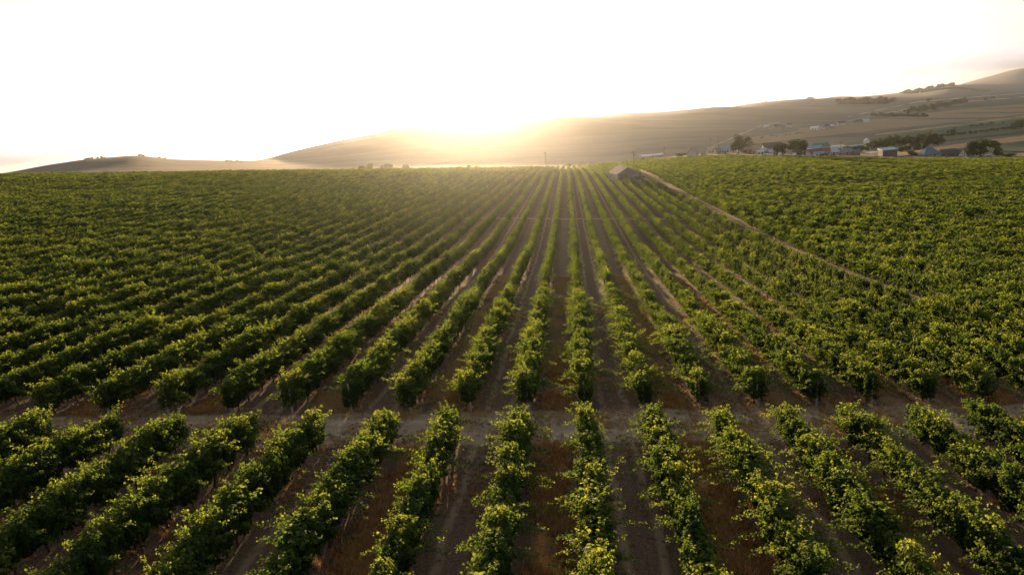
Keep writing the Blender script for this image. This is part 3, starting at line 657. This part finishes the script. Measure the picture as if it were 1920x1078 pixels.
hedge = [(1744, 208, 11), (1752, 207, 9), (1765, 203, 12), (1773, 201, 9), (1784, 198, 8), (1792, 196, 10), (1800, 195, 7), (1808, 194, 10), (1741, 190, 6), (1862, 186, 5), (1848, 188, 4), (1702, 212, 8), (1712, 210, 9), (1722, 210, 10), (1733, 209, 10)]
for i, (x, y, hp) in enumerate(hedge):
    p = px2g(x, y+1, 700); dd = proj(p[None])[2][0]
    tree(p, hp*dd/F*1.1, '%s hazy far tree of the broken line beyond the tan field' % ORD[i], group='far field trees', wide=1.2)
for i, (x, hp) in enumerate(((1337, 4), (1436, 4), (1517, 7), (1523, 5), (1170, 3), (1148, 3), (1256, 3))):
    ds = DS[(DS > 900) & (DS < 3200)]; dd = ds[np.argmin(ygr(np.full(ds.shape, float(x)), ds))]
    o = tpx(x, float(dd), hp, '%s tiny bush standing alone on the long hill crest' % ['sixth', 'fifth', 'second', 'first', 'third', 'fourth', 'seventh'][i], group='bushes on the hill crest', ms=TB, name='bush', cat='bush', wide=1.3); o.location.z -= .34*o.scale[2]
def wood(name, pts, label, leaf):
    rs = np.random.default_rng(len(name)); C = []; N = []; LV = []
    for x, D, hp, wpx in pts:
        p = at(x, D); h = hp*D/F; w_ = wpx*D/F
        for _ in range(7):
            c = p+np.array([rs.normal(0, w_*.3), rs.normal(0, w_*.3), h*rs.uniform(.3, .65)]); m = 46; d = rs.normal(size=(m, 3)); d /= np.linalg.norm(d, axis=1, keepdims=True)
            C.append(c+d*h*.36*rs.uniform(.6, 1.1, (m, 1))); N.append(d+rs.normal(0, .4, (m, 3))); LV.append(np.full(m, rs.uniform(0, .6)))
    C = np.concatenate(C); N = np.concatenate(N); V, Q, T, k = leaf_cloud(C, N, rs.uniform(.7, 1.3, len(C))*leaf)
    tag(link(name, np_mesh(name, V, Q, T, [M['tree']], attrs={'lv': ('FLOAT', 'POINT', np.repeat(np.concatenate(LV), k).astype(np.float32))})), label, 'woodland', kind='stuff')
wood('ridge_woodland', [(x, 2250+12*math.sin(x), 8+3*math.sin(x*.21), 6) for x in range(1572, 1680, 4)]+[(x, 2150, 6, 6) for x in range(1575, 1670, 6)], 'dark far woodland mass along the ridge top on the right', 4.0)
wood('ridge_scrub', [(x, 4300, 4.5+2*math.sin(x*.3), 5) for x in range(1690, 1790, 4)]+[(x, 3600+5*(x % 7), 3, 5) for x in range(1700, 1860, 7)], 'sparse dark scrub along the second ridge on the right', 5.0)
wood('left_hill_scrub', [(x, 890, 1.6+.8*math.sin(x*.7), 4) for x in (160, 165, 172, 184, 190, 196, 262, 270, 300, 310, 425, 432, 436, 443, 452, 455)], 'thin scrub growing along the crest of the small left hill', .9)
wood('valley_scrub', [(x, 1500-1.1*(x-1640), 5+2*math.sin(x*.4), 6) for x in range(1640, 1740, 6)], 'low scrub along the slope beyond the tan field', 2.2)
# ------------------------------------------------------------------ buildings
def bmat(name, c, **k): return plain(name, c, k.pop('rough', .8), k.pop('var', .18), k.pop('scale', .6), **k)
def roofmat(name, c, rough=.8, metal=0):
    g = NT(name); P = g.obj(); wv = g.n('ShaderNodeTexWave', wave_type='BANDS', bands_direction='X'); g.l(P, wv.inputs[0]); wv.inputs['Scale'].default_value = 1.2
    n = g.noise(.7, 5, g.mapv(P, (1, 3, 1))); k = g.math('MULTIPLY_ADD', n, .5, .75); cc = g.n('ShaderNodeCombineColor')
    for i in range(3): g.l(k, cc.inputs[i])
    g.bump(wv.outputs['Fac'], .5, .06); g.b.inputs['Metallic'].default_value = metal; return g.fin(g.mix(1, c, cc.outputs[0], 'MULTIPLY'), rough, .15)
WH = bmat('whitewash', (.72, .71, .68)); PW = bmat('pale_plaster', (.50, .47, .42)); DW = bmat('dark_boards', (.10, .09, .09)); GW = bmat('grey_block', (.28, .27, .26)); BR = bmat('brick_wall', (.32, .17, .12)); GL = plain('window_glass', (.03, .04, .05), .15, .1, 1, spec=.6); DR = bmat('door_paint', (.13, .09, .07))
RF = {k: roofmat('roof_'+k, c) for k, c in dict(white=(.70, .70, .72), green=(.10, .19, .17), red=(.22, .08, .08), blue=(.22, .34, .48), grey=(.22, .23, .25), dark=(.075, .075, .09), slate=(.12, .17, .24), tan=(.45, .37, .28), rust=(.26, .21, .19), paleblue=(.42, .52, .66), rose=(.38, .24, .22)).items()}
def building(name, p, L, W, hw, hr, wall, roof, label, rz=0, hip=0, nwin=3, door=True, chim=False, cat='house', oh=.35, group=None):
    o = empty(name, p, rz); tag(o, label, cat, group); b = MB(); l, w_ = L/2, W/2
    V = [(-l, -w_, -1), (l, -w_, -1), (l, w_, -1), (-l, w_, -1), (-l, -w_, hw), (l, -w_, hw), (l, w_, hw), (-l, w_, hw)]
    if hip > 0: b.add(V, [(0, 1, 5, 4), (1, 2, 6, 5), (2, 3, 7, 6), (3, 0, 4, 7), (4, 5, 6, 7)])
    else: b.add(V+[(-l, 0, hw+hr), (l, 0, hw+hr)], [(0, 1, 5, 4), (1, 2, 6, 9, 5), (2, 3, 7, 6), (3, 0, 4, 8, 7), (4, 5, 9, 8), (6, 7, 8, 9)])
    b.build('wall', wall, o)
    r = MB(); e = oh; k = hr/w_; ze = hw-e*k+.05; t = .14
    lo = [(-l-e, -w_-e, ze), (l+e, -w_-e, ze), (l+e, w_+e, ze), (-l-e, w_+e, ze), (-l-e+hip, 0, hw+hr+.05), (l+e-hip, 0, hw+hr+.05)]
    hi = [(x, y, z+t) for x, y, z in lo]
    r.add(lo+hi, [(0, 4, 5, 1), (2, 5, 4, 3), (6, 7, 11, 10), (8, 9, 10, 11), (0, 1, 7, 6), (2, 3, 9, 8), (1, 2, 8, 7) if hip else (1, 5, 11, 7), (5, 2, 8, 11) if not hip else (1, 5, 2), (3, 0, 6, 9) if hip else (3, 4, 10, 9), (4, 0, 6, 10) if not hip else (0, 3, 4)]+([(7, 8, 11), (9, 6, 10)] if hip else []))
    rf = r.build('roof', roof, o)
    if chim: MB().box((l*.3-.35, -.35+w_*.3, hw+hr*.4), (l*.3+.35, .35+w_*.3, hw+hr+.8)).build('chimney', BR, rf)
    xs = [(-l+L*(i+.5)/(nwin+(1 if door else 0))) for i in range(nwin+(1 if door else 0))]
    for i, x in enumerate(xs):
        if door and i == len(xs)//2:
            d = MB().box((x-.6, -w_-.05, -.1), (x+.6, -w_+.05, min(2.1, hw-.2))).build('door', DR, o); MB().box((x+.35, -w_-.10, .95), (x+.45, -w_-.05, 1.05)).build('handle', M['concrete'], d)
        else:
            f = MB(); z0, z1 = hw*.38, hw*.78; f.box((x-.65, -w_-.06, z0-.08), (x+.65, -w_+.02, z0)).box((x-.65, -w_-.06, z1), (x+.65, -w_+.02, z1+.08)).box((x-.65, -w_-.06, z0), (x-.57, -w_+.02, z1)).box((x+.57, -w_-.06, z0), (x+.65, -w_+.02, z1))
            f = f.build('window', WH if wall is not WH else DW, o); MB().box((x-.57, -w_-.03, z0), (x+.57, -w_+.02, z1)).build('pane', GL, f)
    return o
def bpx(name, x, D, wpx, hw, hr, W, wall, roof, label, rz=0.0, **k):
    if D < 475: D += 20
    return building(name, at(x, D), wpx*D/F, W, hw, hr, wall, roof, label, rz+.0, **k)
bpx('farmhouse', 1299, 480, 15, 2.6, 3.0, 6, PW, RF['grey'], 'small gabled farmhouse with a sunlit white gable at the left end of the village', rz=1.0, nwin=2)
bpx('barn', 1336, 500, 20, 2.6, 2.4, 7, PW, RF['tan'], 'low barn with a tan roof left of the blue roofed houses', rz=.15)
bpx('farm_shed', 1222, 560, 40, 1.6, 1.0, 8, GW, RF['white'], 'long low shed with a pale roof on its own right of the utility pole', rz=.1, nwin=6, cat='shed')
bpx('village_house', 1358, 490, 13, 2.8, 2.0, 6, WH, RF['blue'], 'front blue roofed house left of the large round tree', nwin=2, chim=True)
bpx('village_house', 1371, 520, 14, 3.0, 2.2, 7, PW, RF['blue'], 'rear blue roofed house partly hidden by the large round tree', nwin=2, rz=.2)
bpx('village_house', 1407, 500, 20, 2.6, 2.2, 7, PW, RF['rose'], 'house with a faded rose roof right of the large round tree', chim=True, nwin=3, rz=.1)
bpx('village_shed', 1401, 470, 14, 1.9, 1.2, 5, BR, RF['dark'], 'small dark roofed brick shed at the vineyard edge below the rose roofed house', nwin=1, cat='shed')
bpx('big_barn', 1447, 560, 34, 2.4, 4.6, 14, DW, RF['dark'], 'big barn with the large dark roof above the village', hip=0, nwin=4, chim=False, cat='barn')
bpx('long_house', 1442, 500, 34, 2.6, 1.7, 6, WH, RF['rose'], 'long white house with a reddish roof below the big dark barn', rz=.06, nwin=5)
bpx('village_shed', 1425, 480, 11, 2.0, 1.0, 4, WH, RF['white'], 'tiny white roofed shed left of the parked trailer', nwin=1, cat='shed')
bpx('village_shed', 1447, 475, 12, 2.1, 1.4, 5, GW, RF['paleblue'], 'small pale blue roofed shed left of the dark bushy tree', nwin=1, cat='shed')
bpx('village_house', 1482, 510, 15, 3.6, 2.8, 7, PW, RF['tan'], 'house with a pale sunlit roof seen between the two dark village trees', rz=.5, nwin=2)
bpx('green_roof_house', 1538, 570, 28, 3.4, 3.0, 9, WH, RF['green'], 'white house with a green roof, behind the village', rz=.18, nwin=4)
bpx('white_shed', 1568, 580, 25, 3.0, 1.2, 7, WH, RF['white'], 'white flat shed right of the green roofed house', rz=.1, nwin=3, cat='shed')
bpx('farm_shed', 1603, 620, 24, 1.8, .8, 6, GW, RF['paleblue'], 'long low grey shed left of the tiny lone white house', rz=.1, nwin=3, cat='shed')
bpx('lone_house', 1625, 690, 9.5, 3.2, 2.0, 5, WH, RF['paleblue'], 'tiny white gabled house standing alone at the edge of the tan field', nwin=1, oh=.2, rz=1.2)
bpx('red_roof_house', 1534, 480, 38, 2.7, 2.1, 7, PW, RF['red'], 'long house with a dark red roof right of the tallest village tree', rz=.05, nwin=5, chim=True)
bpx('village_house', 1524, 515, 30, 3.6, 2.4, 8, PW, RF['blue'], 'blue roofed house rising just behind the dark red roof', rz=.1, nwin=4)
bpx('village_shed', 1535, 452, 18, 1.8, 1.1, 5, WH, RF['blue'], 'low bright blue roofed shed in front of the dark red roof', rz=.08, nwin=2, cat='shed')
bpx('village_house', 1559, 468, 19, 2.4, 2.0, 7, GW, RF['paleblue'], 'pale blue roofed house joined to the long grey roof', rz=.15, nwin=2)
bpx('long_house', 1585, 468, 33, 2.2, 2.4, 8, GW, RF['grey'], 'long house with a hipped grey roof beside the gold strip', rz=-.05, hip=3.5, nwin=4)
bpx('village_house', 1741, 452, 32, 1.8, 4.2, 9, GW, RF['slate'], 'grey blue house with a tall hipped roof and chimney on the right', rz=.1, hip=4.5, nwin=3, chim=True)
bpx('village_house', 1776, 456, 44, 1.7, 3.0, 9, DW, RF['dark'], 'long dark roofed house between the hipped roof and the white gable', rz=.05, hip=3.5, nwin=4)
bpx('white_gable_house', 1815, 448, 28, 1.9, 3.4, 6.2, WH, RF['dark'], 'dark roofed house with a bright white gable left of the biggest right tree', rz=.45, nwin=3)
bpx('village_shed', 1848, 440, 14, 1.3, .5, 3.5, GW, RF['white'], 'flat pale roofed shed in front of the biggest right tree', nwin=1, door=False, cat='shed')
bpx('hamlet_house', 1527, 1000, 14, 3.5, 1.8, 8, WH, RF['white'], 'tiny white shed at the left end of the far hamlet', nwin=2)
for i, (x, D, wd) in enumerate(((1540, 1030, 10), (1549, 1060, 9), (1558, 1060, 8), (1578, 1180, 12), (1592, 1190, 14), (1610, 1250, 12), (1622, 1260, 13), (1455, 1050, 8), (1468, 1080, 9), (1480, 1100, 9), (1437, 1030, 7))):
    bpx('hamlet_house', x, D, wd, 3.2, 2.6, 9, (WH, PW, GW)[i % 3], RF[('grey', 'dark', 'paleblue', 'dark')[i % 4]], '%s little house of the far hamlet on the slope, hazy %s roof' % (ORD[i], ('grey', 'dark', 'blue', 'dark')[i % 4]), rz=.2*(i % 3-1), nwin=2, group='far hamlet houses')
for x, D, wd, rf, wl, lb in ((1345, 485, 9, 'grey', PW, 'little grey roofed shed between the tan barn and the blue roofed houses'), (1389, 540, 11, 'slate', WH, 'slate roofed house just behind the large round tree'), (1418, 530, 12, 'rose', PW, 'rose roofed house at the left foot of the big dark barn'),
    (1431, 500, 9, 'paleblue', WH, 'small pale blue roofed house in front of the big dark barn'), (1456, 488, 10, 'blue', GW, 'bright blue roofed hut behind the dark bushy tree'), (1472, 545, 12, 'red', PW, 'red roofed house peeping above the two dark village trees'),
    (1509, 500, 10, 'grey', WH, 'grey roofed cottage right beside the tallest village tree'), (1552, 500, 11, 'dark', PW, 'dark roofed cottage behind the pale blue roofed house'), (1570, 500, 12, 'slate', WH, 'slate roofed cottage behind the long grey hipped roof'), (1516, 474, 9, 'white', GW, 'white roofed lean-to below the blue roofs at the village edge'),
    (1606, 480, 9, 'slate', DW, 'low slate roofed hut at the left end of the gold strip')):
    bpx('village_house', x, D, wd, 2.5, 1.9, 6, wl, RF[rf], lb, rz=.3*math.sin(x), nwin=2)
# block with the flat canopy, right of the village centre
def canopy_block():
    D = 466; p = at(1655, D); k = D/F; o = empty('flat_roof_block', p, .0); tag(o, 'dark walled block with a pale blue flat roof and a white canopy on its left', 'building')
    MB().box((0, 0, -1), (26*k, 7, 11*k)).build('wall', DW, o)
    MB().box((-.4, -.6, 11*k+.002), (26*k+.5, 7.5, 11*k+.35)).add([(-.4, -.6, 11*k+.35), (26*k+.5, -.6, 11*k+.35), (26*k+.5, 7.5, 11*k+1.3), (-.4, 7.5, 11*k+1.3), (-.4, 7.5, 11*k+.35), (26*k+.5, 7.5, 11*k+.35)], [(0, 1, 2, 3), (3, 2, 5, 4), (0, 3, 4), (1, 5, 2)]).build('roof', RF['paleblue'], o)
    c = MB().box((-26*k, .5, 8.2*k), (-.42, 5.5, 8.2*k+.3)).build('canopy', RF['white'], o)
    for x in (-25, -13): MB().box((x*k, .8, -1), (x*k+.2, 1, 8.2*k-.002)).build('canopy_post', GW, o)
    for x in (3, 10, 17):
        f = MB().box((x*k, -.05, 2), (x*k+1.4, .02, 3)).build('window', GW, o); MB().box((x*k+.1, -.08, 2.1), (x*k+1.3, -.05, 2.9)).build('pane', GL, f)
canopy_block()
# water tanks, trailer, troughs
def tank(x, y, label):
    p = at(x, 438); o = empty('water_tank', p); tag(o, label, 'water tank', 'white water tanks'); b = MB(); n = 12; rings = []
    for i in range(9):
        a = -math.pi/2+math.pi*i/8; rings.append((1.15*math.cos(a)+.001, 1.5+1.15*math.sin(a)))
    V = [(r*math.cos(2*math.pi*k/n), r*math.sin(2*math.pi*k/n), z) for r, z in rings for k in range(n)]
    b.add(V, [(i*n+k, i*n+(k+1) % n, (i+1)*n+(k+1) % n, (i+1)*n+k) for i in range(8) for k in range(n)]); b.build('tank_body', WH, o, smooth=True)
    for sx, sy in ((-1, -1), (1, -1), (1, 1), (-1, 1)): MB().box((sx*.6-.06, sy*.6-.06, -.3), (sx*.6+.06, sy*.6+.06, .7)).build('leg', GW, o)
    MB().box((-.2, -.2, 2.62), (.2, .2, 2.8)).build('lid', GW, o)
tank(1462.5, 293, 'round white water tank left of the other, in front of the bushy tree'); tank(1489.5, 295, 'round white water tank at the foot of the tallest village tree')
o = empty('farm_trailer', at(1443, 440), .05); tag(o, 'long pale flatbed trailer parked on the road before the village', 'trailer')
MB().box((-1.9, -.9, .8), (1.9, .9, 1.5)).build('bed', WH, o); MB().box((1.9, -.06, .7), (3.1, .06, .8)).build('drawbar', DW, o)
for sx in (-1.1, 1.1):
    for sy in (-.95, .8): 
        b = MB(); b.tube([(sx, sy, .42), (sx, sy+.16, .42)], .42, 12); b.build('wheel', DW, o)
# ------------------------------------------------------------------ the shed in the vines
def shed():
    px_, py_ = 1170, 339; p = px2g(px_, py_); D = proj(p[None])[2][0]; W = 41*D/F; L = W*1.6; hw = 3.0; hr = 1.9; rz = .17
    p = np.array([p[0], p[1], p[2]]); o = empty('field_shed', p, 0); o.rotation_euler = (0, 0, rz)
    tag(o, 'weathered grey shed with a rusty gabled roof standing among the vine rows', 'shed')
    # ridge along local Y, open gable towards the camera (-Y)
    l, w_ = L/2, W/2; wm = plain('shed_block_wall', (.22, .225, .25), .9, .3, 1.2, .3); wh = plain('shed_white_wall', (.66, .64, .60), .85, .2, .8); rm = RF['rust']
    MB().box((-w_, -l, -.6), (-w_+.25, l, hw)).build('side_wall', wh, o); MB().box((w_-.25, -l, -.6), (w_, l, hw)).build('side_wall', wm, o)
    MB().add([(-w_+.25, l-.25, -.6), (w_-.25, l-.25, -.6), (w_-.25, l-.25, hw), (0, l-.25, hw+hr), (-w_+.25, l-.25, hw), (-w_+.25, l, -.6), (w_-.25, l, -.6), (w_-.25, l, hw), (0, l, hw+hr), (-w_+.25, l, hw)],
             [(0, 1, 2, 3, 4), (9, 8, 7, 6, 5), (0, 5, 6, 1), (1, 6, 7, 2), (2, 7, 8, 3), (3, 8, 9, 4), (4, 9, 5, 0)]).build('back_wall', wm, o)
    a, c = -w_*.38, w_*.02; f = MB()
    f.box((-w_+.25, -l, -.6), (a, -l+.25, hw)).box((c, -l, -.6), (w_-.25, -l+.25, hw))
    f.add([(-w_+.25, -l, hw+.003), (w_-.25, -l, hw+.003), (0, -l, hw+hr-.05), (-w_+.25, -l+.25, hw+.003), (w_-.25, -l+.25, hw+.003), (0, -l+.25, hw+hr-.05)], [(0, 1, 2), (5, 4, 3), (0, 3, 4, 1), (1, 4, 5, 2), (2, 5, 3, 0)]).build('gable_wall', wm, o)
    r = MB(); e = .45; kk = hr/w_; t = .12
    for s in (-1, 1):
        lo = [(0, -l-e, hw+hr+.04), (s*(w_+e), -l-e, hw-e*kk+.04), (s*(w_+e), l+e, hw-e*kk+.04), (0, l+e, hw+hr+.04)]; hi = [(x, y, z+t) for x, y, z in lo]
        r = MB().add(lo+hi, [(0, 1, 2, 3), (7, 6, 5, 4), (0, 4, 5, 1), (1, 5, 6, 2), (2, 6, 7, 3), (3, 7, 4, 0)]); r.build('roof_slope', rm, o)
    for y in (-l*.55, 0, l*.55):
        f = MB().box((-w_-.04, y-.5, 1.0), (-w_+.02, y+.5, 1.9)).build('window', DW, o); MB().box((-w_-.06, y-.42, 1.08), (-w_-.04, y+.42, 1.82)).build('pane', GL, f)
    f = MB().box((w_*.4, -l-.04, 1.0), (w_*.4+1.1, -l+.02, 1.9)).build('window', WH, o); MB().box((w_*.4+.1, -l-.06, 1.08), (w_*.4+1, -l-.04, 1.82)).build('pane', GL, f)
    q = np.array([math.cos(rz), math.sin(rz)]); 
    tree(p+np.array([-.1*W, -L*.62, 0]), 3.3, 'dark leafy bush in the doorway of the field shed', cat='bush', name='bush', ms=TB, wide=.9)
    x, y = p[0]+W*.62, p[1]-L*.55; tree((x, y, gz(x, y)), 2.4, 'low dark bush right of the field shed beside the track', cat='bush', name='bush', ms=TB, wide=1.3)
    x, y = p[0]+W*.40, p[1]-L*.66; tree((x, y, gz(x, y)), 2.2, 'low dark bush before the right corner of the field shed', cat='bush', name='bush', ms=TB, wide=1.2)
    print('SHED', p, D, W)
shed()
for i, (x, y) in enumerate(((1273, 369), (1294, 386))):
    p = px2g(x, y); b = MB(); b.box((-.6, -1.6, -.1), (.6, 1.6, .25)).box((-.6, -1.6, .25), (-.48, 1.6, .55)).box((.48, -1.6, .25), (.6, 1.6, .55)).box((-.48, -1.6, .25), (.48, -1.48, .55)).box((-.48, 1.48, .25), (.48, 1.6, .55))
    o = b.build('concrete_trough', M['concrete'], None, p); tag(o, '%s pale concrete trough beside the dirt track right of the field shed' % ['far', 'near'][i], 'trough')
# ------------------------------------------------------------------ utility poles
WOOD = plain('pole_wood', (.13, .105, .085), .9, .3, 2)
def pole(x, D, hpx, label, arms=1, r=.16):
    p = at(x, D); h = hpx*D/F; o = empty('utility_pole', p); tag(o, label, 'utility pole'); MB().tube([(0, 0, -.5), (0, 0, h*.5), (0, 0, h)], [r, r*.85, r*.65], 8).build('shaft', WOOD, o)
    for a in range(arms):
        z = h-.5-1.1*a; c = MB().box((-1.1, r*.7+.004, z), (1.1, r*.7+.13, z+.13)).build('crossarm', WOOD, o)
        for s in (-1, -.5, .5, 1): MB().tube([(s*.95, r*.7+.065, z+.13), (s*.95, r*.7+.065, z+.32)], [.07, .04], 6).build('insulator', M['concrete'], c)
pole(1190, 275, 41, 'tall wooden utility pole with crossarm just behind the field shed', 2, .17)
pole(1024, 440, 30, 'thin utility pole rising near the sun glow left of the field shed', 1, .16)
pole(1247, 460, 23, 'thin hazy pole right of the long pale shed roof')
pole(1333, 600, 22, 'thin hazy pole on the slope above the tan roofed barn', 1, .18)
pole(1347, 640, 20, 'faint hazy pole right of the one above the tan roofed barn', 1, .18)
pole(1468, 720, 25, 'thin pole in the pasture above the big dark barn', 1, .2)
pole(1576, 450, 28, 'dark pole standing before the long grey hipped roof', 1, .15)
pole(1679, 440, 23, 'slim pole rising from the gold strip right of the flat roofed block', 1, .14)
pole(1808, 452, 24, 'pole standing left of the biggest right tree', 1, .16)
pole(1631, 680, 13, 'short pole right of the tiny lone white house', 0, .14)
pole(1789, 880, 29, 'tall thin pole in the tan field on the right', 1, .2)
pole(1868, 1000, 18, 'thin pole at the far right of the tan field', 1, .2)
pole(1640, 820, 16, 'thin pole in the middle of the tan field', 1, .18)
# ------------------------------------------------------------------ cattle grazing in the pasture
COAT = [plain('cow_coat_'+n, c, .8, .3, 3) for n, c in (('brown', (.10, .05, .03)), ('black', (.03, .028, .027)), ('tan', (.24, .15, .08)))]
def cow_mesh(mat, graze):
    bm = bmesh.new(); pts = []; E = []; R = []
    def add(p, r, par): pts.append(p); R.append(r); i = len(pts)-1; E.append((par, i)) if par is not None else None; return i
    hip = add((-.75, 0, 1.12), (.30, .34), None); mid = add((-.1, 0, 1.02), (.36, .40), hip); sh = add((.6, 0, 1.10), (.29, .36), mid)
    nk = add((.95, 0, 1.05 if graze else 1.35), (.17, .2), sh); hd = add((1.25, 0, .55 if graze else 1.45), (.14, .14), nk); add((1.48, 0, .22 if graze else 1.32), (.09, .08), hd)
    for s in (-1, 1):
        add((1.2, s*.25, .66 if graze else 1.56), (.03, .05), hd)
        a = add((.6, s*.2, .68), (.11, .11), sh); b = add((.62, s*.2, .36), (.07, .07), a); add((.6, s*.2, .04), (.06, .06), b)
        a = add((-.72, s*.2, .72), (.14, .12), hip); b = add((-.86, s*.2, .40), (.075, .07), a); add((-.80, s*.2, .04), (.06, .06), b)
    t = add((-1.1, 0, 1.15), (.04, .04), hip); add((-1.18, 0, .6), (.03, .03), t)
    me = bpy.data.meshes.new('cow'); me.from_pydata(pts, E, []); o = bpy.data.objects.new('tmp', me); COL.objects.link(o)
    sk = o.modifiers.new('skin', 'SKIN'); 
    if not me.skin_vertices: me.attributes  # layer is made by the modifier below
    bm.free(); bpy.context.view_layer.objects.active = o
    bpy.ops.object.select_all(action='DESELECT'); o.select_set(True)
    if not me.skin_vertices: bpy.ops.mesh.customdata_skin_add()
    for v, r in zip(me.skin_vertices[0].data, R): v.radius = r
    me.skin_vertices[0].data[0].use_root = True; o.modifiers.new('sub', 'SUBSURF').levels = 1
    dg = bpy.context.evaluated_depsgraph_get(); out = bpy.data.meshes.new_from_object(o.evaluated_get(dg)); out.materials.clear(); out.materials.append(mat); bpy.data.objects.remove(o)
    out.polygons.foreach_set('use_smooth', [True]*len(out.polygons)); return out
CM = [cow_mesh(COAT[0], True), cow_mesh(COAT[1], True), cow_mesh(COAT[2], False)]
for i, (x, y) in enumerate(((1400, 263), (1408, 262.5), (1427, 260), (1430, 259), (1445, 257), (1451, 256), (1456, 257), (1474, 254), (1481, 253.5), (1492, 252), (1496, 251), (1503, 250.5))):
    p = px2g(x, y+1, 470); c = i % 3; o = link('cow', CM[c], None, (p[0], p[1], p[2]+.35)); o.rotation_euler = (0, 0, random.uniform(-.6, .6)+(math.pi if i % 2 else 0)); o.scale = (1.25,)*3
    tag(o, '%s from the left of the tiny %s cattle grazing in the tan pasture' % (ORD[i], ('brown', 'black', 'tan')[c]), 'cow', 'grazing cattle')
# ------------------------------------------------------------------ haze
def build_haze():
    b = MB(); b.box((-15000, -14500, -900), (15000, 14800, 62)); m = bpy.data.materials.new('haze_air'); m.use_nodes = True; t = m.node_tree
    t.nodes.remove(t.nodes['Principled BSDF']); v = t.nodes.new('ShaderNodeVolumePrincipled'); v.inputs['Color'].default_value = (.86, .92, 1, 1)
    v.inputs['Density'].default_value = 0.00003; v.inputs['Anisotropy'].default_value = .85; t.links.new(v.outputs[0], t.nodes['Material Output'].inputs['Volume'])
    tag(b.build('haze', m), kind='stuff')
build_haze()
